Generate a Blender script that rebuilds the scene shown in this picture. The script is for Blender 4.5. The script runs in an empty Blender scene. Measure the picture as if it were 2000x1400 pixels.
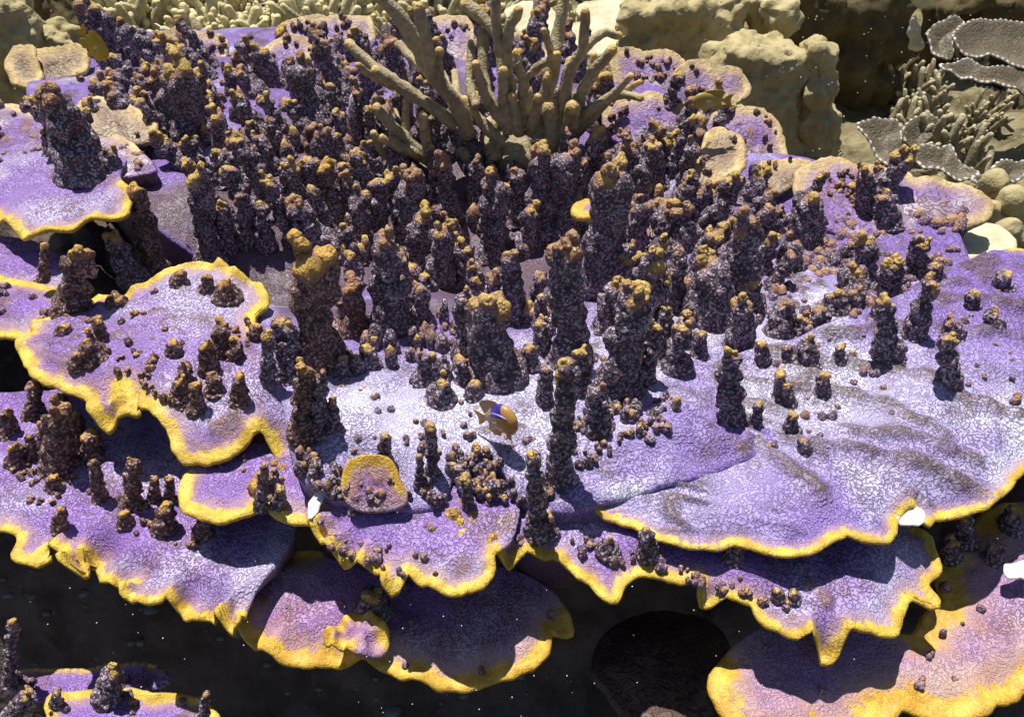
import bpy, math, random
import numpy as np

S = bpy.context.scene
COL = S.collection
# ------------------------------------------------------------------ camera
F = 1500.0            # focal length in photo pixels (photo 2000 x 1400)
H = 0.80              # camera height over the top of the colony
PITCH = math.radians(38.0)
cam_d = bpy.data.cameras.new('camera'); cam = bpy.data.objects.new('camera', cam_d); COL.objects.link(cam)
cam.location = (0, 0, H); cam.rotation_euler = (math.pi / 2 - PITCH, 0, 0)
cam_d.sensor_width = 36.0; cam_d.lens = 36.0 * F / 2000.0
cam_d.clip_start = 0.01; cam_d.clip_end = 200.0
S.camera = cam
# ------------------------------------------------------------------ sky, sun, exposure
SUN_AZ = math.radians(-38.0)     # from behind the colony, a little left
SUN_EL = math.radians(75.0)
w = bpy.data.worlds.new('World'); S.world = w; w.use_nodes = True
nt = w.node_tree; bg = nt.nodes['Background']
sky = nt.nodes.new('ShaderNodeTexSky'); sky.sky_type = 'NISHITA'; sky.sun_disc = False
sky.sun_elevation = SUN_EL; sky.sun_rotation = SUN_AZ
nt.links.new(sky.outputs[0], bg.inputs[0]); bg.inputs[1].default_value = 0.055
sd = bpy.data.lights.new('sun', 'SUN'); sd.energy = 5.0; sd.angle = math.radians(0.6); sd.color = (1.0, 0.95, 0.86)
sun = bpy.data.objects.new('sun', sd); COL.objects.link(sun)
sun.rotation_euler = (math.pi / 2 - SUN_EL, 0, math.pi - SUN_AZ)
sun.location = (-1, 3, 4)
S.view_settings.view_transform = 'Standard'; S.view_settings.look = 'None'
S.view_settings.gamma = 1.0; S.view_settings.use_curve_mapping = False
S.view_settings.exposure = 0.3
S.cycles.adaptive_threshold = 0.03; S.cycles.max_bounces = 4; S.cycles.diffuse_bounces = 2; S.cycles.glossy_bounces = 2

# ------------------------------------------------------------------ numeric helpers
CP = np.array([0, 0, H])
FW = np.array([0, math.cos(PITCH), -math.sin(PITCH)]); UP = np.array([0, math.sin(PITCH), math.cos(PITCH)])
def ray(px, py):
    return FW + (px - 1000.0) / F * np.array([1., 0, 0]) + (700.0 - py) / F * UP
def hsh(i, j, k, s):
    h = (i * 374761393 + j * 668265263 + k * 2147483647 + s * 1274126177) & 0xffffffff
    h = ((h ^ (h >> 13)) * 1274126177) & 0xffffffff
    h = ((h ^ (h >> 16)) * 2246822519) & 0xffffffff
    return ((h ^ (h >> 15)) & 0xffffff) / float(0xffffff)
def vn(x, y, z=0.0, seed=0):
    x, y, z = np.broadcast_arrays(np.asarray(x, float), np.asarray(y, float), np.asarray(z, float))
    xi, yi, zi = np.floor(x).astype(np.int64), np.floor(y).astype(np.int64), np.floor(z).astype(np.int64)
    fx, fy, fz = x - xi, y - yi, z - zi
    fx, fy, fz = [f * f * f * (f * (f * 6 - 15) + 10) for f in (fx, fy, fz)]
    r = 0
    for a in (0, 1):
        for b in (0, 1):
            for c in (0, 1):
                r = r + hsh(xi + a, yi + b, zi + c, seed) * (fx if a else 1 - fx) * (fy if b else 1 - fy) * (fz if c else 1 - fz)
    return r * 2 - 1
def fbm(x, y, z=0.0, seed=0, o=3):
    r, a, f = 0, 1.0, 1.0
    for k in range(o):
        r = r + a * vn(np.asarray(x) * f, np.asarray(y) * f, np.asarray(z) * f, seed + k * 17); a *= .5; f *= 2.03
    return r
def sst(a, b, x):
    t = np.clip((np.asarray(x, float) - a) / (b - a), 0, 1); return t * t * (3 - 2 * t)
TT = np.geomspace(0.25, 14.0, 700)
def cast(px, py, surf):
    d = ray(px, py); d = d / np.linalg.norm(d)
    p = CP[None] + TT[:, None] * d[None]
    g = p[:, 2] - surf(p[:, 0], p[:, 1])
    k = np.nonzero((g[:-1] > 0) & (g[1:] <= 0))[0]
    if len(k) == 0:
        k = [int(np.argmin(np.abs(g)))]; return p[k[0]]
    k = k[0]; t = TT[k] + (TT[k + 1] - TT[k]) * g[k] / (g[k] - g[k + 1])
    return CP + t * d
def at_y(px, py, y):
    d = ray(px, py); return CP + d * (y / d[1])
def pxm(p):                       # metres per photo pixel at a point
    return float(np.dot(np.asarray(p) - CP, FW)) / F

def mesh_np(name, V, Fq, attrs=None, smooth=True):
    me = bpy.data.meshes.new(name)
    me.from_pydata(np.asarray(V).tolist(), [], Fq if isinstance(Fq, list) else Fq.tolist())
    if attrs:
        for k, v in attrs.items():
            at = me.attributes.new(k, 'FLOAT', 'POINT'); at.data.foreach_set('value', np.asarray(v, dtype=np.float32))
    if smooth: me.polygons.foreach_set('use_smooth', [True] * len(me.polygons))
    me.update(); return me
def obj(name, me, mat, parent=None, loc=(0, 0, 0)):
    o = bpy.data.objects.new(name, me); COL.objects.link(o); o.location = loc
    if mat is not None:
        me.materials.clear(); me.materials.append(mat)
    if parent is not None: o.parent = parent
    return o
def tag(o, label, cat, group=None):
    o['label'] = label; o['category'] = cat
    if group: o['group'] = group
    return o
def thing(name, loc, label, cat, group=None):
    o = bpy.data.objects.new(name, None); COL.objects.link(o); o.location = tuple(float(v) for v in loc)
    o.empty_display_size = 0.05
    return tag(o, label, cat, group)

# ------------------------------------------------------------------ materials
class NB:
    def __init__(s, name):
        s.m = bpy.data.materials.new(name); s.m.use_nodes = True; s.t = s.m.node_tree
        s.b = s.t.nodes['Principled BSDF']; s.co = s.n('ShaderNodeTexCoord').outputs['Object']
    def n(s, t): return s.t.nodes.new(t)
    def set(s, sock, v):
        if hasattr(v, 'links'): s.t.links.new(v, sock)
        elif v is not None: sock.default_value = v
    def math(s, op, a, b=None, clamp=False):
        n = s.n('ShaderNodeMath'); n.operation = op; n.use_clamp = clamp
        s.set(n.inputs[0], a)
        if b is not None: s.set(n.inputs[1], b)
        return n.outputs[0]
    def noise(s, sc, det=2.0, rough=.5, dist=0.0):
        n = s.n('ShaderNodeTexNoise'); s.set(n.inputs['Vector'], s.co); s.set(n.inputs['Scale'], sc)
        s.set(n.inputs['Detail'], det); s.set(n.inputs['Roughness'], rough); s.set(n.inputs['Distortion'], dist)
        return n.outputs['Fac']
    def vor(s, sc, feat='F1'):
        n = s.n('ShaderNodeTexVoronoi'); n.feature = feat; s.set(n.inputs['Vector'], s.co); s.set(n.inputs['Scale'], sc)
        return n.outputs['Distance']
    def ramp(s, x, a, b, lo=0.0, hi=1.0):
        n = s.n('ShaderNodeMapRange'); n.interpolation_type = 'SMOOTHSTEP'
        s.set(n.inputs[0], x); s.set(n.inputs[1], a); s.set(n.inputs[2], b); s.set(n.inputs[3], lo); s.set(n.inputs[4], hi)
        return n.outputs[0]
    def mix(s, f, a, b):
        n = s.n('ShaderNodeMix'); n.data_type = 'RGBA'
        s.set(n.inputs[0], f); s.set(n.inputs[6], a if hasattr(a, 'links') else (*a, 1)); s.set(n.inputs[7], b if hasattr(b, 'links') else (*b, 1))
        return n.outputs[2]
    def attr(s, k):
        n = s.n('ShaderNodeAttribute'); n.attribute_name = k; return n.outputs['Fac']
    def bump(s, h, dist, st=1.0, prev=None):
        n = s.n('ShaderNodeBump'); s.set(n.inputs['Height'], h); s.set(n.inputs['Distance'], dist); s.set(n.inputs['Strength'], st)
        if prev is not None: s.set(n.inputs['Normal'], prev)
        return n.outputs[0]
    def done(s, col, nrm=None, rough=.6, spec=.25):
        s.set(s.b.inputs['Base Color'], col if hasattr(col, 'links') else (*col, 1))
        s.set(s.b.inputs['Roughness'], rough); s.set(s.b.inputs['Specular IOR Level'], spec)
        if nrm is not None: s.set(s.b.inputs['Normal'], nrm)
        return s.m

def plate_material(name, purple, pale, mid, rim, wart, under, groove, lab_scale=150.0, pale_at=(.45, .68), gamt=.7, rn=1.0):
    b = NB(name)
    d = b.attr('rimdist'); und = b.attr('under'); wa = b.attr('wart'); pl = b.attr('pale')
    n1 = b.noise(55, 3, .6); n2 = b.noise(5.5, 3, .6); n3 = b.noise(160, 2, .5)
    dd = b.math('ADD', d, b.math('MULTIPLY', b.math('SUBTRACT', n1, .5), 1.9 * rn))
    dd = b.math('ADD', dd, b.math('MULTIPLY', b.math('SUBTRACT', b.noise(14, 2), .5), 1.3 * rn))
    lab = b.ramp(b.math('SINE', b.math('MULTIPLY', b.noise(lab_scale, 1.0, .4, .2), 22.0)), -.85, .15)
    dots = b.ramp(b.vor(215), .7, .2); sel = b.ramp(b.noise(15, 2), .34, .46)
    lab = b.math('ADD', b.math('MULTIPLY', lab, sel), b.math('MULTIPLY', dots, b.math('SUBTRACT', 1.0, sel)))
    pf = b.math('ADD', b.ramp(n2, *pale_at), pl, True)
    c = b.mix(pf, purple, pale)
    c = b.mix(b.math('MULTIPLY', b.ramp(b.noise(17, 4, .65), .5, .72), .55), c, wart)
    # dark grooves between polyp ridges
    gw = b.math('MULTIPLY', b.math('SUBTRACT', 1.0, lab), b.ramp(dd, .8, 4.0, .12, .95))
    gw = b.math('MULTIPLY', gw, b.ramp(b.noise(9, 2), .3, .62, .3, gamt))
    c = b.mix(gw, c, groove)
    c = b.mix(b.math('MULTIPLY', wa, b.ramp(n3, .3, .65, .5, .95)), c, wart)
    c = b.mix(b.math('MULTIPLY', b.ramp(dd, 3.1, 1.0), .72), c, mid)
    c = b.mix(b.ramp(dd, 1.35, .75), c, b.mix(b.ramp(b.noise(30, 4, .7), .36, .66), tuple(v * k for v, k in zip(rim, (.82, .72, .8))), tuple(min(1, v * 1.2 + .02) for v in rim)))
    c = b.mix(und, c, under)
    h = b.math('ADD', b.math('MULTIPLY', lab, b.ramp(dd, .5, 3.0, .25, 1.0)), b.math('MULTIPLY', n1, 1.2))
    nr = b.bump(h, .0026, .85)
    nr = b.bump(n3, .0018, .6, nr)
    return b.done(c, nr, .5, .35)
YEL = (.62, .45, .06)
M_PLATE = plate_material('purple_plate_coral', (.30, .17, .53), (.53, .46, .73), (.42, .25, .2), YEL, (.21, .12, .09), (.13, .075, .045), (.05, .027, .05))
M_PALE = plate_material('pale_plate_coral', (.27, .17, .54), (.66, .65, .88), (.42, .26, .22), YEL, (.12, .08, .055), (.13, .075, .045), (.06, .035, .055), pale_at=(.5, .78))
M_WARM = plate_material('warm_plate_coral', (.36, .19, .45), (.54, .42, .50), (.50, .30, .20), (.62, .40, .05), (.33, .16, .09), (.13, .075, .045), (.09, .045, .05))
M_FAR = plate_material('far_plate_coral', (.25, .15, .40), (.50, .42, .50), (.40, .27, .22), (.52, .41, .2), (.28, .15, .10), (.13, .09, .06), (.08, .05, .06), 60)
M_TAN = plate_material('tan_plate_coral', (.30, .21, .16), (.44, .36, .25), (.42, .31, .18), (.55, .42, .18), (.25, .16, .1), (.13, .09, .06), (.1, .065, .05), 60)
M_GREY = plate_material('grey_cup_coral', (.13, .105, .07), (.2, .17, .12), (.2, .175, .13), (.62, .6, .52), (.12, .095, .06), (.11, .09, .06), (.12, .1, .07), 60, gamt=.15, rn=.35)
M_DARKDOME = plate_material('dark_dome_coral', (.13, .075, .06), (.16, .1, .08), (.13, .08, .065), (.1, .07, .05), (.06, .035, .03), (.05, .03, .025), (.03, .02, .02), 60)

def column_material(name, body, light, groove, tipc, scale=150.0):
    b = NB(name)
    tip = b.attr('tip')
    v = b.vor(scale); dots = b.ramp(v, .58, .25)
    lab = b.ramp(b.math('SINE', b.math('MULTIPLY', b.noise(110, 1, .4, .2), 22.0)), -.3, .6)
    n1 = b.noise(40, 3, .6); sel = b.ramp(b.noise(22, 1), .42, .58)
    pat = b.math('ADD', b.math('MULTIPLY', dots, sel), b.math('MULTIPLY', lab, b.math('SUBTRACT', 1.0, sel)))
    c = b.mix(b.ramp(n1, .3, .7), body, light)
    c = b.mix(b.math('MULTIPLY', b.math('SUBTRACT', 1.0, pat), .9), c, groove)
    tf = b.math('ADD', tip, b.math('MULTIPLY', b.math('SUBTRACT', n1, .5), .9))
    c = b.mix(b.math('MULTIPLY', b.ramp(tf, .12, .5), .7), c, (.42, .22, .12))
    c = b.mix(b.math('MULTIPLY', b.ramp(tf, .55, .95), b.ramp(pat, 0, 1, .55, 1)), c, tipc)
    nr = b.bump(pat, .0032, .9); nr = b.bump(n1, .005, .5, nr)
    return b.done(c, nr, .6, .25)
M_COL = column_material('columnar_coral', (.27, .195, .26), (.56, .47, .57), (.04, .026, .034), (.62, .45, .12))
M_COLO = column_material('columnar_coral_orange', (.30, .18, .16), (.50, .34, .34), (.05, .026, .025), (.64, .40, .08))
M_NUB = column_material('low_nub', (.27, .18, .27), (.46, .36, .5), (.1, .06, .08), (.5, .34, .17))
M_TIP = column_material('growing_tip', (.55, .36, .08), (.66, .47, .1), (.3, .16, .06), (.66, .46, .08), 150)
M_COLDARK = column_material('encrusted_column', (.11, .08, .075), (.2, .16, .14), (.03, .02, .02), (.38, .27, .1))

def branch_material(name, body, light, tipc):
    b = NB(name); tip = b.attr('tip'); n1 = b.noise(60, 4, .65); n2 = b.noise(12, 2)
    c = b.mix(b.ramp(n1, .3, .7), body, light)
    c = b.mix(b.math('MULTIPLY', b.ramp(n2, .45, .7), .4), c, (.12, .085, .05))
    c = b.mix(b.ramp(b.math('ADD', tip, b.math('MULTIPLY', b.math('SUBTRACT', n1, .5), .5)), .3, .85), c, tipc)
    nr = b.bump(b.vor(170), .003, .6); nr = b.bump(n1, .006, .8, nr)
    return b.done(c, nr, .7, .15)
M_BRANCH = branch_material('olive_branch', (.32, .26, .155), (.50, .425, .27), (.68, .46, .16))
M_BRPALE = branch_material('pale_branch', (.4, .35, .2), (.58, .53, .34), (.68, .6, .34))
M_BRGREY = branch_material('grey_branch', (.2, .17, .1), (.34, .3, .2), (.52, .46, .3))

def rock_material(name, a, c2, spot, sc=9.0, bd=.02, pits=True, spot_at=(.62, .75)):
    b = NB(name); n1 = b.noise(sc, 5, .62); n2 = b.noise(sc * 6, 4, .6)
    c = b.mix(b.ramp(n1, .32, .68), a, c2)
    c = b.mix(b.math('MULTIPLY', b.ramp(n2, *spot_at), .8), c, spot)
    nr = b.bump(n1, bd, .8)
    nr = b.bump(n2, bd * .35, .8, nr)
    if pits: nr = b.bump(b.ramp(b.vor(sc * 2.2), .1, .3), bd * .4, .5, nr)
    return b.done(c, nr, .8, .12)
M_ROCK = rock_material('dark_reef_rock', (.07, .052, .046), (.14, .11, .1), (.3, .27, .25), 11, .02, True, (.66, .76))
M_SEABED = rock_material('seabed_rubble', (.11, .09, .05), (.30, .26, .15), (.5, .46, .3), 7, .05)
M_BOULD = rock_material('olive_boulder_coral', (.35, .29, .15), (.54, .46, .26), (.2, .16, .09), 7, .02)
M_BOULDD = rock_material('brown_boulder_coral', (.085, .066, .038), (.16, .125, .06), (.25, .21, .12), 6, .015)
M_CREAM = rock_material('cream_dead_coral', (.5, .46, .3), (.7, .66, .48), (.4, .34, .2), 12, .006)
M_WHITE = rock_material('bleached_coral', (.68, .68, .72), (.84, .84, .85), (.6, .55, .5), 40, .002, False)
M_GREYROCK = rock_material('grey_pebble', (.12, .11, .11), (.25, .24, .24), (.4, .39, .38), 30, .004, False)

# ------------------------------------------------------------------ ico blobs
def ico(sub):
    import bmesh
    bm = bmesh.new(); bmesh.ops.create_icosphere(bm, subdivisions=sub, radius=1.0)
    V = np.array([v.co[:] for v in bm.verts]); Fc = np.array([[v.index for v in f.verts] for f in bm.faces]); bm.free()
    return V, Fc
ICO2, ICO1 = ico(2), ico(1)
def blobs_mesh(blobs, base=ICO2):          # (cx,cy,cz, rx,ry,rz)
    V, Fc, k = [], [], 0
    bv, bf = base
    for b in blobs:
        c, r = np.array(b[:3]), np.array(b[3:6])
        V.append(bv * r + c); Fc.append(bf + k); k += len(bv)
    return np.concatenate(V), np.concatenate(Fc)

# ------------------------------------------------------------------ deferred voxel-remeshed solids
PEND = []
def solid(name, blobs, voxel, mat, parent, origin, post=None, smooth=3, label=None, base=ICO2):
    V, Fc = blobs_mesh(blobs, base)
    o = bpy.data.objects.new('tmp', mesh_np('tmp', V - np.asarray(origin), Fc)); COL.objects.link(o)
    m = o.modifiers.new('r', 'REMESH'); m.mode = 'VOXEL'; m.voxel_size = voxel; m.use_smooth_shade = True
    if smooth:
        s = o.modifiers.new('s', 'SMOOTH'); s.factor = .5; s.iterations = smooth
    rec = dict(o=o, name=name, mat=mat, parent=parent, origin=np.asarray(origin, float), post=post)
    PEND.append(rec); return rec
def flush():
    dg = bpy.context.evaluated_depsgraph_get(); dg.update()
    made = []
    for r in PEND:
        me = bpy.data.meshes.new_from_object(r['o'].evaluated_get(dg)); made.append(me)
    for r, me in zip(PEND, made):
        old = r['o'].data; bpy.data.objects.remove(r['o']); bpy.data.meshes.remove(old)
        n = len(me.vertices); V = np.empty(n * 3, np.float32); me.vertices.foreach_get('co', V); V = V.reshape(-1, 3).astype(float)
        N = np.empty(n * 3, np.float32); me.vertices.foreach_get('normal', N); N = N.reshape(-1, 3).astype(float)
        tip = np.zeros(n)
        if r['post']: V, tip = r['post'](V, N, r['origin'])
        me.vertices.foreach_set('co', V.astype(np.float32).ravel())
        at = me.attributes.new('tip', 'FLOAT', 'POINT'); at.data.foreach_set('value', tip.astype(np.float32))
        me.polygons.foreach_set('use_smooth', [True] * len(me.polygons)); me.name = r['name']; me.update()
        p = r['parent']
        if isinstance(p, dict): loc = r['origin'] - p['origin']; p = p['obj']
        else: loc = r['origin'] - (np.array(p.location) if p is not None else 0)
        o = obj(r['name'], me, r['mat'], p, tuple(loc)); r['obj'] = o
        for fn in r.get('after', []): fn(o)
    PEND.clear()

# ------------------------------------------------------------------ plates
def catmull(P, ds):
    n = len(P); out = []
    for i in range(n):
        p0, p1, p2, p3 = P[(i - 1) % n], P[i], P[(i + 1) % n], P[(i + 2) % n]
        L = np.linalg.norm(p2[:2] - p1[:2]); k = max(2, int(L / ds))
        for j in range(k):
            t = j / k
            q = .5 * ((2 * p1) + (-p0 + p2) * t + (2 * p0 - 5 * p1 + 4 * p2 - p3) * t * t + (-p0 + 3 * p1 - 3 * p2 + p3) * t ** 3)
            out.append(q)
    return np.array(out)
def plate(name, outline, surf, mat, parent, seed, centre=None, rw=.012, ruf=.008, wl=.05, jag=.0025, thick=.011, wedge=.30,
          warts=.5, wart_h=.005, pale=0.0, lip=.004, droop=.01, rough=.006, ds=.006, rings=46, maxthick=.14, ridge=0.0, brown=None, ridges=()):
    RP = []
    for ln in ridges:
        q = np.array([cast(a, b_, surf)[:2] for a, b_ in ln]); RP.append(np.concatenate([np.linspace(u, v, 14) for u, v in zip(q[:-1], q[1:])]))
    RP = np.concatenate(RP) if RP else None
    P = []
    for q in outline:
        p = cast(q[0], q[1], surf); P.append([p[0], p[1], 1.0 if len(q) < 3 else float(q[2])])
    R = catmull(np.array(P), ds); n = len(R)
    xy, fl = R[:, :2], np.clip(R[:, 2], 0, 1)
    seg = np.linalg.norm(np.roll(xy, -1, 0) - xy, axis=1); s = np.concatenate([[0], np.cumsum(seg)[:-1]])
    if centre is None: c = np.repeat(xy.mean(0)[None], n, 0)
    elif isinstance(centre[0], (int, float)): c = np.repeat(cast(centre[0], centre[1], surf)[None, :2], n, 0)
    else:                          # a spine: each edge point runs to its nearest place on it
        sp = np.array([cast(q[0], q[1], surf)[:2] for q in centre]); fine = np.concatenate([np.linspace(a, b, 60) for a, b in zip(sp[:-1], sp[1:])])
        k = ((xy[:, None] - fine[None]) ** 2).sum(2).argmin(1).astype(float)
        w_ = 41; kk = np.convolve(np.concatenate([k[-w_:], k, k[:w_]]), np.hanning(w_) / np.hanning(w_).sum(), 'same')[w_:-w_] if n > 120 else k
        kk = np.clip(kk, 0, len(fine) - 1); k0 = np.floor(kk).astype(int); k1 = np.minimum(k0 + 1, len(fine) - 1); fr = (kk - k0)[:, None]
        c = fine[k0] * (1 - fr) + fine[k1] * fr
    out = xy - c; out = out / (np.linalg.norm(out, axis=1, keepdims=True) + 1e-9)
    nt_ = np.roll(xy, -1, 0) - np.roll(xy, 1, 0); nrm = np.stack([nt_[:, 1], -nt_[:, 0]], 1)
    nrm /= np.linalg.norm(nrm, axis=1, keepdims=True) + 1e-9
    if (nrm * out).sum() < 0: nrm = -nrm
    xy = xy + out * (jag * fbm(xy[:, 0] / .018, xy[:, 1] / .018, 0, seed, 2) * fl)[:, None]
    fidx = np.nonzero(fl > .5)[0][::2]; free = xy[fidx]
    if len(free) == 0: free = np.array([[99., 99.]]); fidx = np.array([0])
    wave = fbm(s / wl, s * 0, 0, seed + 5, 2) + .7 * np.sin(s / wl * 3.1 + 2 * vn(s / .12, s * 0, 0, seed + 9))
    wave = wave * sst(-.35, .45, vn(s / (wl * 4.0), 3.3, 0, seed + 11) + .1)
    def dist(A):
        Q = ((A[:, None] - free[None]) ** 2).sum(2); qm = Q.min(1)
        K = np.exp(-(Q - qm[:, None]) / (2 * (.2 * wl) ** 2 + .10 * qm[:, None]))
        return np.sqrt(qm), (K * wave[fidx][None]).sum(1) / K.sum(1)
    tr = 1 - (1 - np.linspace(0, 1, rings)) ** 1.75
    tr = np.clip(tr, 0, 1)
    def topz(A, t, idx):
        d, near = dist(A); z = surf(A[:, 0], A[:, 1])
        z = z + rough * fbm(A[:, 0] / .09, A[:, 1] / .09, 0, seed + 21, 3)
        edge = sst(.07, 0, d) ** 1.3
        z = z + ruf * near * edge - droop * sst(.05, 0, d) + lip * np.exp(-(d / .011) ** 2)
        wn = fbm(A[:, 0] / .035, A[:, 1] / .035, 0, seed + 31, 2)
        if ridge: 
            rd = 1 - np.abs(fbm((A[:, 0] * .9 - A[:, 1] * .4) / .26 + 3, (A[:, 1] * .9 + A[:, 0] * .4) / .042, 0, seed + 33, 2)) * 1.7
            wn = np.maximum(wn, .5 + ridge * (rd - .6))
        big = sst(-.1, .35, fbm(A[:, 0] / .2, A[:, 1] / .2, 0, seed + 41, 2) + (warts - .5))
        wt = sst(.42, .85, wn) * big * sst(rw * .6, rw * 3, d)
        z = z + wart_h * wt
        if RP is not None:
            rdist = np.sqrt(((A[:, None] - RP[None]) ** 2).sum(2).min(1)) + .006 * fbm(A[:, 0] / .02, A[:, 1] / .02, 0, seed + 77, 2)
            rb = np.exp(-(np.maximum(rdist, 0) / .012) ** 2); z = z + .011 * rb; wt = np.maximum(wt, rb)
        if brown is not None: wt = np.maximum(wt, brown(A[:, 0], A[:, 1]))  # wart also carries the brown crust and its painted shade
        return z, d, wt
    V, A_d, A_u, A_w, rows = [], [], [], [], []
    def add(xyz, d, u, wt):
        k = sum(len(v) for v in V); V.append(xyz); A_d.append(d); A_u.append(np.full(len(xyz), u) if np.isscalar(u) else u); A_w.append(wt); return k
    idx = np.arange(n)
    top_last = None
    for t in tr:
        A = c + (xy - c) * t; z, d, wt = topz(A, t, idx)
        rows.append(add(np.column_stack([A, z]), d / rw, 0.0, wt)); top_last = z; d_last = d
    th = thick
    for a in (.25, .5, .75):        # rounded lip
        ang = a * math.pi; off = th * .5 * math.sin(ang); dz = th * .5 * (1 - math.cos(ang))
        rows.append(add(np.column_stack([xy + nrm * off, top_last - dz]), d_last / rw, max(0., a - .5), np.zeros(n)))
    for t in (1.0, .975, .94, .88, .78, .62, .42, .2, 0):
        A = c + (xy - c) * t; z, d, wt = topz(A, t, idx)
        dep = np.minimum(th + wedge * np.maximum(d - .02, 0), maxthick)
        dep = np.where(fl > .5, dep, np.maximum(dep, th))
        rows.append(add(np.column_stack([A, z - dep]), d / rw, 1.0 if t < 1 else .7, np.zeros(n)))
    V = np.concatenate(V)
    faces = []
    i = np.arange(n); j = (i + 1) % n
    Fs = [np.stack([a + i, b + i, b + j, a + j], 1) for a, b in zip(rows[:-1], rows[1:])]
    Fq = np.concatenate(Fs).tolist()
    # orientation: make top faces point up
    a, b, cc = V[Fq[n * 9][0]], V[Fq[n * 9][1]], V[Fq[n * 9][2]]
    if np.cross(b - a, cc - a)[2] < 0: Fq = [f[::-1] for f in Fq]
    loc = np.array(parent.location)
    me = mesh_np(name, V - loc, Fq, dict(rimdist=np.concatenate(A_d), under=np.concatenate(A_u), wart=np.concatenate(A_w), pale=pale(V[:, 0], V[:, 1]) if callable(pale) else np.full(len(V), pale)))
    return obj(name, me, mat, parent)

# ------------------------------------------------------------------ columns
def knobs(tb, rg):                    # one lumpy growing tip
    x, y, z, r = tb[:4]; out = [tb]
    for i in range(5):
        a, e = rg.uniform(0, 6.28), rg.uniform(-.1, 1.3)
        out.append((x + math.cos(a) * math.cos(e) * r * .75, y + math.sin(a) * math.cos(e) * r * .75, z + math.sin(e) * r, *(3 * [r * rg.uniform(.32, .5)])))
    return out
def column(parent, surf, base, top, wpx, seed, mat=None, tips=None, name='column', flare=1.4, tipsize=1.3, dz=.0):
    rg = random.Random(seed)
    pb = cast(base[0], base[1], surf); pt = at_y(top[0], top[1], pb[1] + dz)
    k = pxm(pb); r = wpx * .5 * k * .92; h = max(pt[2] - pb[2], r * .8)
    pt = np.array([pt[0], pt[1], pb[2] + h])
    B, T, TB = [], [], []
    n = max(2, int(h / (r * .62)))
    ph = rg.random() * 9
    for i in range(n + 1):
        t = i / n
        c = pb + (pt - pb) * t
        rr = r * (1.0 - .33 * t + .5 * math.exp(-t * h / r * .9)) * rg.uniform(.8, 1.14)
        jit = .38 * r * (1 if 0 < i else 0)
        c = c + np.array([rg.uniform(-jit, jit), rg.uniform(-jit, jit), 0])
        if i == n: c[2] -= rr * .8
        B.append((*c, rr, rr, rr * rg.uniform(.85, 1.15)))
    B.append((pb[0], pb[1], pb[2] - r * .6, r * flare, r * flare, r)); B.append((pb[0], pb[1], pb[2] - r * .1, r * flare * 1.3, r * flare * 1.3, r * .35))
    nk = int(h / r * 3.2) + 2
    for i in range(nk):                       # side nodules
        t = rg.random() ** .8; a = rg.uniform(0, 6.283); c = pb + (pt - pb) * t * .95
        kr = r * rg.uniform(.2, .58); q = r * (1.02 - .36 * t)
        c = c + np.array([math.cos(a) * q, math.sin(a) * q, 0])
        B.append((*c, kr, kr, kr * rg.uniform(1.0, 1.9)))
        if t > .88 and rg.random() < .5: T.append((c + np.array([0, 0, kr * .9]), kr * .9))
    ntip = tips if tips is not None else (1 if wpx < 30 else rg.randint(2, 4) if wpx < 60 else rg.randint(3, 6))
    crown = []
    for i in range(ntip):
        a = rg.uniform(0, 6.283); q = r * (.62 if ntip > 1 else .1) * rg.uniform(.5, 1)
        kr = r * (rg.uniform(.28, .42) if ntip > 1 else .5); hh = rg.uniform(-.4, .95) * r if ntip > 1 else 0
        c = pt + np.array([math.cos(a) * q, math.sin(a) * q, hh - kr * .6])
        B.append((c[0], c[1], c[2] - kr * .9, kr, kr, kr * 1.5)); TB.append((*c, kr * 1.08, kr * 1.08, kr * 1.35))
        for m in range(1, 4): B.append((c[0], c[1], c[2] - kr * (.9 + .8 * m), kr * (1 + .06 * m), kr * (1 + .06 * m), kr * 1.3))
        crown.append((c + np.array([0, 0, kr * .7]), kr))
    T += crown
    Ts = np.array([[*c, q] for c, q in T]) if T else np.zeros((0, 4))
    amp = r * .15; tstr = rg.choice((.7, .9, 1.05, 1.2))
    def post(V, N, og):
        W = V + og
        dsp = fbm(W[:, 0] / (r * .55), W[:, 1] / (r * .55), W[:, 2] / (r * .55), seed % 97, 2)
        V = V + N * (amp * dsp)[:, None]
        tp = np.zeros(len(V))
        for x, y, z, q in Ts:
            dd = np.sqrt(((W - np.array([x, y, z])) ** 2).sum(1)); tp = np.maximum(tp, sst(q * 1.75 * tipsize, q * .5, dd))
        return V, tp * sst(-.6, .3, N[:, 2]) * tstr
    if wpx < 44: B = B + TB
    rec = solid(name, B, max(.0026, r * .17), mat or M_COL, parent, pb, post, smooth=2)
    big = wpx >= 44
    if big:
        for tb in TB: solid('tip', knobs(tb, rg), max(.002, tb[3] * .22), mat or M_COL, rec, tb[:3], post, smooth=2)
    return rec
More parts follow.
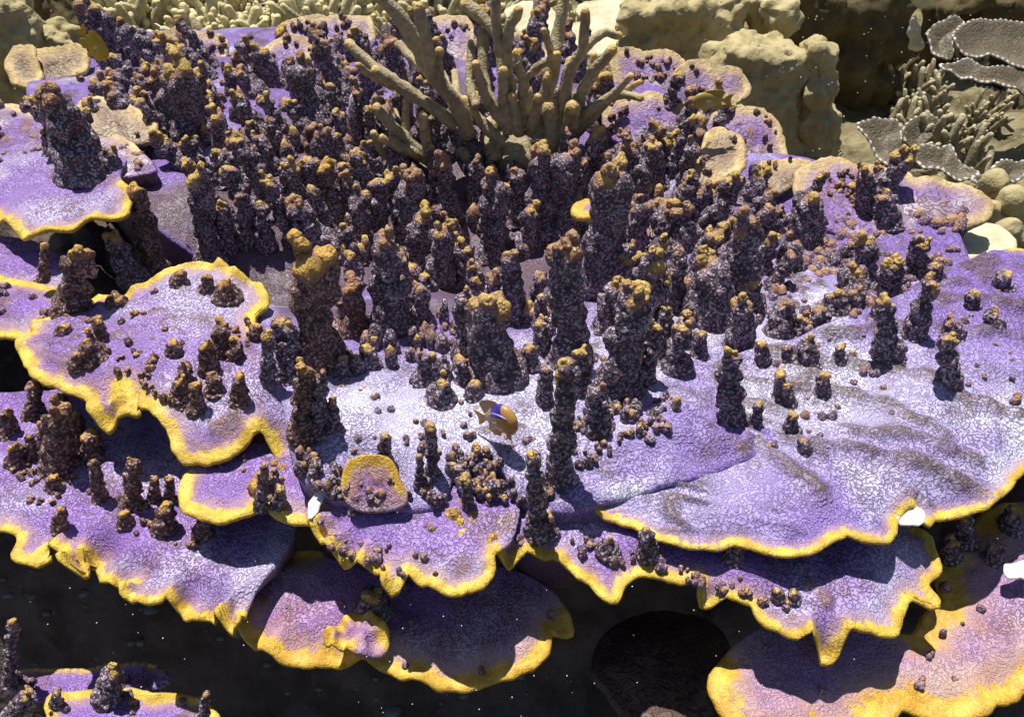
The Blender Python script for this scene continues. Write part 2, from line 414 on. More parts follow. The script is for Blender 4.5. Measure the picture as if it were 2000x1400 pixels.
def nubs(parent, poly, surf, count, seed, rpx=(5, 11), mat=None, name='nubs', tall=1.0):
    rg = random.Random(seed); V, Fc, tp, k = [], [], [], 0
    xs = [p[0] for p in poly]; ys = [p[1] for p in poly]
    def inside(x, y):
        c = False
        for i in range(len(poly)):
            x1, y1 = poly[i][:2]; x2, y2 = poly[i - 1][:2]
            if (y1 > y) != (y2 > y) and x < (x2 - x1) * (y - y1) / (y2 - y1) + x1: c = not c
        return c
    tries = 0; got = 0
    loc = np.array(parent.location)
    while got < count and tries < count * 20:
        tries += 1
        x, y = rg.uniform(min(xs), max(xs)), rg.uniform(min(ys), max(ys))
        if not inside(x, y): continue
        if vn(x / 90., y / 60., 0, seed) < rg.uniform(-.6, .5): continue
        p = cast(x, y, surf); q = rg.uniform(*rpx) * pxm(p); got += 1
        for m in range(rg.choice((1, 1, 2, 3))):
            o2 = np.array([rg.uniform(-1, 1) * q * 1.2 * (m > 0), rg.uniform(-1, 1) * q * 1.2 * (m > 0), 0])
            rr = q * rg.uniform(.6, 1) * (1.25 if tall == 1 and mat is None else 1); hz = rr * rg.uniform(.9, 2.0) * (1 if tall == 1 else rg.uniform(.8, tall))
            v = ICO2[0] * (1 + .22 * vn(ICO2[0][:, 0] * 2 + got, ICO2[0][:, 1] * 2, ICO2[0][:, 2] * 2, seed + m))[:, None]
            v = v * np.array([rr, rr, hz]) + p + o2 + np.array([0, 0, hz * (.25 if tall > 1 or mat is not None else -.25)])
            V.append(v - loc); Fc.append(ICO2[1] + k); k += len(v)
            tp.append(sst(.2, 1.0, ICO2[0][:, 2]) * rg.choice((.0, .2, .5, .9)))
    if not V: return
    me = mesh_np(name, np.concatenate(V), np.concatenate(Fc), dict(tip=np.concatenate(tp)))
    o = obj(name, me, mat or (M_NUB if tall == 1 else M_COL), parent); o['kind'] = 'stuff'; return o

# ------------------------------------------------------------------ surfaces (height over the ground plan)
def plane(z0, y0, sy, sx=0.0, x0=0.0, bow=0.0):
    return lambda x, y: z0 + sy * (y - y0) + sx * (x - x0) - bow * ((x - x0) ** 2)
def s_base(x, y):
    x, y = np.asarray(x, float), np.asarray(y, float)
    z = .045 * sst(1.15, 2.2, y) - .19 * np.exp(-((x + .08) / .42) ** 2 - ((y - 1.62) / .34) ** 2)
    z = z - .15 * np.exp(-((x + .62) / .24) ** 2 - ((y - 1.40) / .13) ** 2)
    z = z - .05 * sst(.86, .72, y) + .010 * fbm(x / .22, y / .22, 0, 3, 3)
    return z
def s_right(x, y):
    x, y = np.asarray(x, float), np.asarray(y, float)
    return .04 - .19 * sst(1.15, .60, y) * .55 + .02 * sst(.15, .5, x) - .05 * sst(1.0, .12, x) * sst(.75, 1.1, y) + .008 * fbm(x / .25, y / .25, 0, 7, 2)
def s_left(x, y):
    x, y = np.asarray(x, float), np.asarray(y, float)
    return .02 - .07 * sst(1.05, .75, y) + .05 * sst(1.15, 1.35, y) - .05 * sst(-.42, -.28, x) + .01 * fbm(x / .2, y / .2, 0, 5, 2)

# ================================================================== SETTING
def z_rock(x, y):
    z = -.82 + .62 * sst(.66, 1.02, y + .05 * fbm(x / .25, y / .25, 0, 51, 3))
    z = z + .055 * fbm(x / .13, y / .13, 0, 53, 4) + .03 * fbm(x / .05, y / .05, 0, 54, 2)
    z = z - .25 * sst(2.0, 2.7, y) - .1 * sst(1.0, 1.7, np.abs(x))
    return z
def z_sea(x, y):
    z = -.34 + .20 * sst(2.9, 4.6, y) + .05 * fbm(x / .5, y / .5, 0, 61, 4) + .03 * fbm(x / .12, y / .12, 0, 62, 2)
    return z - 1.2 * sst(2.2, 1.5, y) * sst(3.5, 2.4, np.abs(x)) + .10 * sst(-.5, -2.2, x) * sst(2.0, 3.2, y)
def sheet(name, xs, ys, zf, mat):
    X, Y = np.meshgrid(xs, ys); Z = zf(X, Y); nx, ny = len(xs), len(ys)
    V = np.stack([X.ravel(), Y.ravel(), Z.ravel()], 1)
    i, j = np.meshgrid(np.arange(nx - 1), np.arange(ny - 1)); a = (j * nx + i).ravel()
    o = obj(name, mesh_np(name, V, np.stack([a, a + 1, a + nx + 1, a + nx], 1)), mat); o['kind'] = 'structure'; return o
sheet('reef_slope', np.linspace(-1.6, 1.6, 230), np.linspace(-.3, 2.75, 220), z_rock, M_ROCK)
sheet('seabed', np.concatenate([np.linspace(-9, -3.4, 20), np.linspace(-3.3, 3.3, 260), np.linspace(3.4, 9, 20)]),
      np.concatenate([np.linspace(-2, 1.5, 20), np.linspace(1.6, 6, 230), np.linspace(6.2, 16, 30)]), z_sea, M_SEABED)

# ================================================================== MAIN COLONY
p0 = cast(1000, 620, s_base)
main = thing('columnar_coral', (p0[0], p0[1], p0[2] - .05), 'large purple coral mound crowded with knobby yellow-tipped columns in the centre', 'coral')
base_out = [(585, 900, 0), (630, 940, .3), (690, 965, .3), (780, 980, .3), (850, 970, .3), (880, 915, .3), (940, 893, .3), (990, 905, .3), (1020, 965, .3), (1090, 985, 0), (1200, 960, 0),
            (1400, 900, 0), (1600, 820, 0), (1800, 700, 0), (1900, 600, 0), (1880, 480, 0), (1800, 370, 0), (1600, 310, 0), (1450, 300, 0), (1350, 240, 0), (1250, 160, 0), (1000, 110, 0),
            (700, 70, 0), (420, 60, 0), (230, 80, 0), (90, 130, 0), (60, 190, 0), (170, 290, 0), (270, 400, 0), (400, 500, 0), (490, 560, 0), (520, 650, 0), (560, 780, 0)]
def spot(px, py, rx, ry):
    c = cast(px, py, s_base); return lambda x, y: np.exp(-((x - c[0]) / rx) ** 2 - ((y - c[1]) / ry) ** 2)
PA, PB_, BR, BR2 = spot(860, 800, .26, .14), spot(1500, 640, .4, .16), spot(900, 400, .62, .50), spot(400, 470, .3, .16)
pale_caustic_f = lambda x, y: np.clip(.95 * PA(x, y) + .6 * PB_(x, y), 0, 1)  # pale inner tissue, with caustic-lit patches painted into the colour
P6A, P6B, P6C = spot(1430, 800, .22, .12), spot(1780, 790, .28, .10), spot(1300, 980, .12, .06)
pale_caustic6 = lambda x, y: np.clip(.6 * P6A(x, y) + .5 * P6B(x, y) + .45 * P6C(x, y), 0, 1)  # right plate: paler tissue plus painted bright caustic patches
P7A = spot(440, 610, .12, .14); pale7 = lambda x, y: .7 * P7A(x, y)
crust_shade_f = lambda x, y: sst(.28, .62, BR(x, y) + BR2(x, y) + .3 * fbm(x / .2, y / .2, 0, 71, 3)) * (1 - .9 * PA(x, y))  # brown crusted floor, plus painted shade between crowded columns and in the left gap
plate('base', base_out, s_base, M_PALE, main, 101, centre=(960, 600), brown=crust_shade_f, rw=.004, ruf=.008, thick=.02, wedge=.35, warts=.55, rings=120, ds=.008, maxthick=.2, pale=pale_caustic_f, droop=.012)
BASE_COLS = [  # base x,y  top x,y  width
 ((620,700),(612,490),84),((637,718),(633,688),28),((668,729),(667,698),28),((522,758),(525,645),28),((570,728),(555,625),50),
 ((592,848),(597,720),44),((622,842),(625,735),32),((650,832),(648,775),24),
 ((765,642),(750,472),60),((792,602),(780,492),36),((968,730),(948,588),86),((1005,625),(997,500),40),((905,697),(908,573),45),
 ((1115,698),(1105,468),66),((1168,575),(1197,332),78),((1095,928),(1112,702),46),((1065,787),(1065,717),30),((1168,832),(1165,757),46),
 ((1203,765),(1240,575),66),((1250,640),(1278,500),56),((1185,642),(1195,555),46),((1260,748),(1280,632),38),((1322,722),(1332,632),46),
 ((1318,602),(1332,497),32),((1240,562),(1240,526),30),((845,922),(840,827),25),((750,897),(752,847),26),((820,947),(820,887),18),
 ((860,777),(858,740),44),((823,742),(823,692),30),((855,737),(855,702),40),((903,747),(902,702),26),((927,772),(927,747),30),
 ((720,712),(720,677),36),((697,724),(695,694),26),((685,642),(685,550),56),((1035,712),(1033,677),30),((1063,682),(1060,627),36),
 ((1335,388),(1355,278),36),((1370,422),(1370,368),45),((1408,417),(1400,380),36),((1580,467),(1575,392),56),((1690,417),(1690,332),36),
 ((1735,437),(1735,382),40),((1612,380),(1610,346),36),((1640,397),(1637,369),26),((1665,397),(1665,361),24),((1455,602),(1462,432),54),
 ((1440,600),(1452,540),80),((1520,443),(1517,414),36),((1392,617),(1387,517),78),((1447,677),(1452,592),48),((1525,647),(1530,598),45),
 ((1605,652),(1603,608),38),((1568,647),(1566,623),35),((1670,607),(1670,574),38),((1630,602),(1633,576),40),((1545,522),(1545,473),46),
 ((1690,529),(1692,468),42),((1670,567),(1668,531),50),((1735,577),(1742,511),46),((1775,529),(1797,462),28),((1803,532),(1803,476),30),
 ((1366,697),(1370,649),26),((355,272),(345,132),76),
 ((330,230),(300,150),34),((385,240),(390,135),34),((282,299),(282,261),26),((283,332),(268,301),25),((315,307),(310,269),26),((340,312),(340,284),28),
 ((287,192),(273,151),36),((300,162),(285,131),30),((322,112),(315,83),28),((243,132),(238,106),32),((470,172),(455,114),30),((500,167),(497,121),30),
 ((455,187),(450,141),30),((615,227),(580,127),56),((655,132),(615,57),36),((565,92),(550,62),30),((440,302),(418,223),36),((480,232),(470,201),30),
 ((560,302),(522,231),28),((490,282),(490,241),30),((610,292),(607,246),30),((655,302),(658,263),26),((562,422),(555,326),28),((593,402),(595,311),28),
 ((618,412),(610,311),32),((650,422),(630,321),40),((675,412),(668,321),28),((650,492),(577,402),46),((385,302),(382,266),22),
 ((410,508),(386,332),44),((298,522),(265,366),42),((262,545),(222,470),42),((805,470),(800,357),64),((965,500),(965,357),50),((797,352),(795,326),26),
 ((850,402),(850,336),24),((930,382),(930,313),30),((925,322),(922,257),24),((1010,432),(1010,336),32),((1060,445),(1055,310),60),((1115,445),(1110,300),62),
 ((1230,365),(1225,280),54),((1275,365),(1270,275),50),((1290,457),(1310,396),46),((1325,482),(1335,411),50),((1260,457),(1280,393),46),((1235,520),(1255,396),40),
 ((820,520),(830,420),56),((860,560),(865,450),50),((905,560),(905,480),40),((700,470),(705,380),40),((735,450),(738,350),40),((440,480),(435,400),36),
 ((480,470),(470,380),30),((520,480),(515,400),30),((1140,760),(1135,690),34),((1240,770),(1235,690),40),((1300,700),(1300,610),34),((1285,560),(1290,470),36)]
for i, (b_, t_, w_) in enumerate(BASE_COLS):
    column(main, s_base, b_, t_, w_, 1000 + i, mat=M_COLO if (i * 7) % 5 == 0 and b_[0] < 700 else M_COL)
# crowded fill between the traced columns
rg = random.Random(5)
fills = 0; spots = [(b_[0], b_[1]) for b_, _, _ in BASE_COLS]
while fills < 165:
    x, y = rg.uniform(200, 1760), rg.uniform(105, 640)
    if x < 420 and y > 330: continue
    if x < 560 and y > 470: continue
    if x > 1400 and y < 380: continue
    if x > 1200 and y < 230: continue
    if y > 560 and (x > 1350 or x < 700): continue
    if 880 < x < 1060 and 230 < y < 400: continue
    if min(math.hypot(x - a, (y - c) * 1.6) for a, c in spots) < 22: continue
    spots.append((x, y)); fills += 1
    hpx = rg.uniform(45, 120) * (1.0 if y < 470 else .7)
    lean = (x - 1000) * .12 * hpx / 100 + rg.uniform(-10, 10)
    column(main, s_base, (x, y), (x + lean, y - hpx), rg.uniform(24, 46), 3000 + fills)
nubs(main, [(650, 730), (1000, 790), (1080, 900), (850, 900), (650, 880)], s_base, 40, 11, (4, 8))
nubs(main, [(1480, 420), (1880, 420), (1850, 620), (1450, 700)], s_base, 150, 12, (6, 14))
nubs(main, [(230, 90), (640, 60), (700, 200), (600, 300), (300, 300), (150, 160)], s_base, 120, 13, (6, 13), M_COLO)
nubs(main, [(600, 420), (1350, 420), (1350, 720), (640, 720)], s_base, 170, 14, (8, 17), tall=2.2)
nubs(main, [(260, 110), (900, 90), (1300, 250), (1350, 440), (600, 440), (420, 330)], s_base, 230, 15, (8, 17), tall=2.4)

# ================================================================== PLATES AROUND THE COLONY
def plate_thing(out, surf, mat, label, seed, cols=(), nub=0, nubmat=None, nubr=(4, 9), name='plate_coral', colmat=None, nubpoly=None, **kw):
    P = [cast(q[0], q[1], surf) for q in out]; c = np.mean(P, axis=0)
    t = thing(name, (c[0], c[1], c[2] - .03), label, 'coral')
    plate('plate', out, surf, mat, t, seed, **kw)
    for i, (b_, t_, w_) in enumerate(cols): column(t, surf, b_, t_, w_, seed * 100 + i, mat=colmat)
    if nub: nubs(t, nubpoly or [(a[0], a[1]) for a in out], surf, nub, seed + 1, nubr, nubmat)
    return t
# big right-hand plate
right_out = [(1068, 962), (1110, 976), (1150, 970), (1178, 1000), (1235, 1018), (1290, 1046), (1340, 1060), (1385, 1066), (1440, 1058), (1478, 1062), (1540, 1078), (1600, 1066),
             (1655, 1036), (1700, 1046), (1745, 1040), (1758, 1000), (1790, 985), (1822, 1012), (1835, 992), (1900, 988), (1955, 962), (2010, 905), (2080, 860), (2200, 780, 0), (2250, 600, 0), (2100, 500, 0), (2000, 478), (1950, 485, 0),
             (1880, 520, 0), (1700, 600, 0), (1560, 660, 0), (1430, 700, 0), (1360, 750, 0), (1322, 800, 0), (1260, 862, 0), (1150, 915, 0), (1090, 938, .6)]
R_COLS = [((1785,652),(1820,546),36),((1828,550),(1828,516),28),((1737,695),(1727,592),42),((1853,752),(1853,656),38),((1860,652),(1860,631),35),((1489,707),(1489,669),28),
          ((1538,702),(1538,676),24),((1577,707),(1580,671),40),((1427,822),(1425,692),46),((1475,830),(1483,786),24),((1527,777),(1527,728),28),((1541,787),(1538,751),24),
          ((1608,767),(1608,731),26),((1548,845),(1545,806),28),((1573,877),(1570,858),25),((1940,640),(1938,612),30),((1900,600),(1902,570),28),((1960,560),(1960,535),30),((1640,700),(1642,675),22)]
plate_thing(right_out, s_right, M_PALE, 'broad purple plate coral spreading over the right side with a wavy yellow edge', 201, R_COLS, 90, None, (3.5, 9),
            nubpoly=[(1380, 720), (1500, 650), (1800, 560), (2000, 520), (2000, 800), (1700, 900), (1450, 900)],
            centre=[(1330, 900), (1700, 880), (2000, 740)], rw=.0075, ruf=.012, wl=.03, thick=.009, wedge=.4, warts=.72, wart_h=.009, rings=100, ridge=1.0, pale=pale_caustic6, maxthick=.1,
            ridges=[[(1500, 692), (1620, 702), (1720, 715), (1800, 732), (1900, 795)], [(1610, 658), (1700, 640)], [(1590, 868), (1680, 880), (1760, 900), (1850, 930), (1940, 962)], [(1530, 850), (1600, 882)],
                    [(1480, 865), (1560, 930), (1600, 962)], [(1820, 580), (1900, 592), (1990, 600)], [(1700, 622), (1780, 642)], [(1850, 645), (1990, 662)], [(1860, 765), (1990, 805)], [(1800, 555), (1880, 560)], [(1620, 760), (1720, 790), (1840, 850)], [(1660, 850), (1760, 850), (1900, 900)]])
# left shelf
left_out = [(36, 672), (60, 648), (78, 622), (130, 600), (190, 572), (240, 568), (300, 532), (380, 508), (440, 513), (448, 530), (500, 538), (517, 580), (490, 612), (520, 680, 0), (600, 720, 0), (660, 800, 0), (640, 900, 0),
            (560, 890, .3), (515, 835), (478, 852), (462, 862), (440, 885), (400, 892), (352, 884), (335, 850), (318, 815), (290, 790), (262, 770), (228, 742), (232, 775), (265, 792), (205, 808), (172, 790), (165, 765), (108, 745), (62, 722)]
L_COLS = [((140,602),(157,490),54),((85,542),(87,476),18),((196,662),(190,622),26),((182,697),(178,661),44),((150,714),(147,691),24),((126,654),(125,636),26),((436,687),(430,636),36),
          ((408,722),(402,671),30),((420,762),(418,736),32),((469,785),(464,731),30),((360,747),(360,713),32),((353,772),(353,746),32),((385,802),(383,749),28),
          ((405,566),(403,538),22),((350,552),(350,530),26),((445,580),(440,556),40),((228,600),(225,578),34),((340,690),(338,668),24),((500,660),(498,632),26),((460,700),(462,668),30)]
plate_thing(left_out, s_left, M_PLATE, 'purple plate coral on the left with thick yellow scalloped rim and rounded upper lobe', 301, L_COLS, 70, M_COLO, (4, 9),
            colmat=M_COLO, nubpoly=[(90, 640), (300, 560), (480, 620), (520, 760), (420, 840), (250, 740)],
            centre=[(160, 670), (400, 690), (520, 780)], rw=.013, ruf=.012, wl=.028, thick=.012, wedge=.4, warts=.6, rings=70, ridge=.5, pale=pale7, maxthick=.12)
# upper-left plate
plate_thing([(-120, 400), (-40, 400), (5, 425), (62, 460), (95, 450), (130, 432), (200, 425), (240, 402), (252, 375), (230, 345, .3), (240, 310, 0), (180, 285, 0), (60, 285, 0), (-60, 300, 0), (-140, 340, 0)],
            plane(.10, 1.5, .16, .06, -.9), M_PLATE, 'smooth lilac plate coral at far left under the stout dark column', 401, [((168,336),(100,190),78),((150,300),(58,200),32),((170,300),(160,215),34),((222,329),(215,298),30),((98,300),(87,251),20)], 4, nubpoly=[(0,290),(90,290),(90,330),(0,330)], centre=(70, 350), rw=.012, ruf=.012, thick=.012, wedge=.25, warts=.2, pale=.15, maxthick=.1)
# plate behind it at the left edge
plate_thing([(-80, 230), (-20, 205), (30, 200), (100, 230), (170, 255), (230, 262), (300, 330, 0), (200, 340, 0), (50, 330, 0), (-60, 300, 0)], plane(.12, 1.95, .25), M_FAR,
            'pale lilac plate coral at left edge behind the smooth lilac plate', 411, (), 25, centre=(100, 280), rw=.014, thick=.012, warts=.6, nubr=(5, 9))
# left middle plates
plate_thing([(-140, 560), (-60, 520), (30, 540), (100, 560), (150, 580), (150, 605), (125, 612), (82, 625), (60, 648), (30, 652), (-10, 640), (-80, 650), (-160, 660)], plane(.0, 1.15, .1, 0, 0), M_PLATE,
            'small purple plate coral at left edge above the dark gap', 421, (), 18, centre=(30, 600), rw=.013, ruf=.008, thick=.012, warts=.6, ridge=.5)
plate_thing([(-140, 470, 0), (0, 460, 0), (80, 480, 0), (130, 520, 0), (140, 560, .3), (60, 558), (-40, 552), (-140, 560)], plane(.0, 1.35, .12), M_PLATE,
            'shaded purple plate coral at left edge below the smooth lilac plate', 431, (), 8, centre=(0, 510), thick=.012, warts=.5, ridge=.5)
# small front-centre plate with yellow rim
ledge_s = plane(-.075, .78, .10)
small_ledge = plate_thing([(360, 925, .6), (355, 975), (385, 998), (440, 1006), (500, 990), (512, 968), (530, 990), (548, 1004), (600, 1012), (640, 1000, .2), (700, 940, 0), (640, 890, 0), (560, 860, 0), (440, 880, 0)],
            plane(-.075, .78, .10), M_PLATE, 'small purple ledge with yellow lip tucked under the left plate', 441, [((510,990),(515,905),22),((530,960),(532,925),30),((545,985),(548,950),24)], 14, centre=(510, 930), rw=.013, thick=.012, ruf=.006)
# middle front plate
plate_thing([(604, 1000), (612, 978), (660, 968, .2), (760, 940, 0), (900, 930, 0), (1000, 960, 0), (1000, 1040, 0), (962, 1080), (958, 1108), (930, 1140), (880, 1150), (832, 1130), (795, 1112), (775, 1138), (752, 1132), (745, 1108), (700, 1090), (662, 1074), (636, 1058), (628, 1035), (612, 1020)],
            plane(-.062, .75, .20, .03, -.1), M_PLATE, 'ruffled purple plate coral in front centre with bright yellow scalloped edge', 451, [((748,972),(740,952),20),((690,1000),(688,985),16)], 40, centre=(790, 1020), rw=.011, ruf=.020, wl=.024, thick=.011, warts=.4, pale=.05, rings=56)
# upright little plate on the front lip
plate_thing([(672, 950), (680, 912), (705, 896), (740, 894), (765, 905), (776, 935), (790, 975, 0), (740, 990, 0), (690, 985, 0)], plane(.0, .765, 1.2), M_WARM,
            'small upright yellow-edged plate at the front of the mound', 455, (), 12, centre=(728, 945), rw=.008, thick=.010, ruf=.002, jag=.001, wedge=.05, droop=0)
# long frilled plate under the right-hand plate
frill_out = [(866, 1028), (880, 1005), (920, 990, .2), (1000, 985, 0), (1100, 985, 0), (1250, 1010, 0), (1400, 1040, 0), (1600, 1030, 0), (1740, 1010, .2), (1812, 1035), (1826, 1062), (1836, 1105), (1815, 1128), (1838, 1160), (1825, 1172), (1790, 1155), (1768, 1175), (1762, 1205), (1750, 1228),
             (1700, 1222), (1655, 1228), (1640, 1252), (1600, 1244), (1545, 1228), (1500, 1208), (1480, 1188), (1470, 1168), (1420, 1158), (1378, 1150), (1366, 1122), (1330, 1128), (1290, 1112), (1245, 1112), (1218, 1130), (1205, 1160), (1180, 1156), (1155, 1125), (1130, 1115), (1110, 1090), (1065, 1068), (1020, 1072), (985, 1078), (955, 1068), (930, 1075), (905, 1068), (895, 1045)]
frill_s = plane(-.082, .75, .17, -.04, .2)
frill = plate_thing(frill_out, frill_s, M_PLATE, 'long frilled purple plate coral in front with deeply waved yellow edge', 461,
            [((1047,1040),(1045,888),36),((1072,1035),(1072,1002),30),((912,1000),(910,927),26),((940,985),(938,955),22),((1265,1080),(1262,1035),34),((1430,1090),(1440,1060),34),((1188,1075),(1186,1055),34),((1520,1165),(1518,1150),22),((1552,1170),(1550,1156),20)],
            50, nubpoly=[(900, 1000), (1100, 1040), (1300, 1085), (1560, 1160), (1540, 1190), (1250, 1105), (950, 1060)], centre=[(960, 1025), (1250, 1060), (1500, 1100), (1700, 1120)], rw=.010, ruf=.026, wl=.024, thick=.010, warts=.35, wedge=.22, rings=60, maxthick=.09)
# lower left plate
low_left = [(-120, 1040), (-30, 1025), (22, 1030), (35, 1050), (25, 1080), (60, 1094), (92, 1090), (80, 1066), (120, 1072), (128, 1105), (150, 1108), (160, 1072), (182, 1078), (188, 1112), (222, 1130), (250, 1125), (240, 1152), (278, 1172), (320, 1165), (345, 1170), (360, 1190), (400, 1178), (430, 1195), (462, 1215), (478, 1160, .3), (540, 1080, 0), (560, 1000, 0), (420, 900, 0),
            (300, 800, 0), (120, 760, 0), (-60, 780, 0), (-200, 900, 0)]
K_COLS = [((66,812),(63,750),32),((118,912),(110,792),52),((122,806),(117,771),24),((150,862),(147,811),30),((14,846),(12,806),30),((60,890),(58,851),20),((196,972),(182,899),24),((258,985),(260,901),32),
          ((300,972),(303,931),20),((330,974),(331,932),20),((118,1030),(116,992),26),((320,1030),(322,985),36),((395,1040),(398,1005),30),((245,1020),(243,1000),26),((30,900),(30,870),30),((90,880),(88,830),30),((180,890),(178,850),36),((105,950),(105,930),26)]
plate_thing(low_left, plane(-.16, .75, .12, -.03, -.5), M_PLATE, 'low purple plate coral at lower left with curled yellow frilled edge', 471, K_COLS, 40, M_COLO, (4, 9),
            colmat=M_COLO, nubpoly=[(0, 880), (300, 990), (400, 1080), (100, 1030)], centre=[(-60, 950), (200, 970), (420, 1080)], rw=.010, ruf=.028, wl=.022, thick=.011, warts=.45, wedge=.3, ridge=.5, rings=60)
# lowest front plate
front_out = [(446, 1160), (455, 1115), (490, 1082), (555, 1062), (590, 1072), (650, 1075, .2), (760, 1080, 0), (900, 1090, 0), (1040, 1130, 0), (1100, 1180, .3), (1112, 1222), (1072, 1222), (1066, 1262), (1030, 1298), (960, 1322), (880, 1332), (800, 1316), (745, 1298), (705, 1276), (650, 1276), (580, 1280), (520, 1264), (470, 1222)]
tf_ = plate_thing(front_out, plane(-.235, .70, .20), M_WARM, 'lowest front plate coral, round purple tongue with broad yellow border', 481, [((728,1195),(724,1158),52)], 10, centre=[(600, 1170), (960, 1200)], rw=.016, ruf=.012, wl=.04, thick=.014, warts=.25, wedge=.3, rings=60)
plate('fold', [(640, 1250), (648, 1222), (690, 1196), (735, 1205), (752, 1235), (740, 1262, 0), (700, 1268, 0), (668, 1252)], plane(-.205, .64, .15), M_WARM, tf_, 485, rw=.009, ruf=.014, wl=.018, thick=.012, wedge=.1, ds=.004)
# lower right plate
lr_out = [(1392, 1335), (1420, 1392), (1440, 1430), (1500, 1460), (1640, 1440), (1720, 1402), (1770, 1375), (1830, 1392), (1900, 1392), (1960, 1362), (2010, 1335), (2120, 1300), (2250, 1200, 0), (2200, 1020, 0), (2000, 985, .3), (1900, 1020), (1862, 1060), (1840, 1110), (1850, 1160), (1815, 1195), (1780, 1235, .5), (1660, 1220, 0), (1520, 1210, 0), (1430, 1270, .2)]
plate_thing(lr_out, plane(-.215, .66, .16, .06, .5), M_WARM, 'sunlit pinkish plate coral filling the lower right corner with yellow lower edge', 491, [((1885,1055),(1884,1008),34),((1858,1085),(1858,1055),30),((1975,1030),(1975,1000),32),((1940,1090),(1945,1062),30)], 14, centre=[(1560, 1320), (1850, 1230), (2050, 1150)], rw=.026, ruf=.01, thick=.014, warts=.3, wedge=.3, rings=56, pale=.2)
# shaded dome coral under the frilled plate
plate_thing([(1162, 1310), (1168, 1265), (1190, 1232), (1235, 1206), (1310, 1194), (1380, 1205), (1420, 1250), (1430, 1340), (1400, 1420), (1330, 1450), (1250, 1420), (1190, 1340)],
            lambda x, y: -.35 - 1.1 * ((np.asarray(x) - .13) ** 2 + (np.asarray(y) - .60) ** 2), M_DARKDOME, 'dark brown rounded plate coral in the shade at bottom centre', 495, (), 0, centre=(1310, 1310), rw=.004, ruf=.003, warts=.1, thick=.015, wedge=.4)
# bottom left plates
plate_thing([(95, 1400), (98, 1365), (120, 1352), (200, 1345), (290, 1350), (380, 1362), (420, 1400), (420, 1470), (250, 1500), (120, 1470)], plane(-.40, .58, .2), M_PLATE,
            'small purple plate coral cut off by the bottom edge at left', 501, [((210,1360),(218,1312),40),((110,1372),(110,1350),18),((395,1420),(402,1354),22)], 10, centre=(250, 1410), rw=.010, thick=.012)
plate_thing([(20, 1320), (60, 1302), (140, 1300), (230, 1290), (300, 1300), (320, 1330, 0), (200, 1350, 0), (60, 1360, 0)], plane(-.44, .66, .15), M_PLATE,
            'grey-purple shaded plate coral near the bottom left corner', 505, [((22,1330),(24,1212),24),((20,1400),(55,1352),30)], 8, centre=(170, 1325), rw=.004, thick=.012, warts=.6)

for poly, n_, sd_ in [([(560, 890), (640, 900), (700, 940), (780, 960), (870, 935), (890, 975), (780, 995), (640, 975)], 70, 881), ([(870, 890), (990, 880), (1080, 930), (1080, 985), (1000, 985), (900, 960)], 60, 882),
                     ([(1110, 800), (1290, 770), (1330, 800), (1260, 870), (1130, 920), (1090, 900)], 70, 883), ([(640, 1000), (880, 1010), (930, 1040), (880, 1045), (700, 1030)], 0, 884)]:
    if n_: nubs(main, poly, s_base, n_, sd_, (5, 12), tall=1.6)
nubs(frill, [(866, 1000), (960, 1005), (985, 1050), (950, 1075), (890, 1060)], frill_s, 26, 885, (9, 17), M_TIP)
nubs(small_ledge, [(498, 905), (560, 910), (560, 985), (505, 985)], ledge_s, 12, 886, (9, 16), M_TIP)
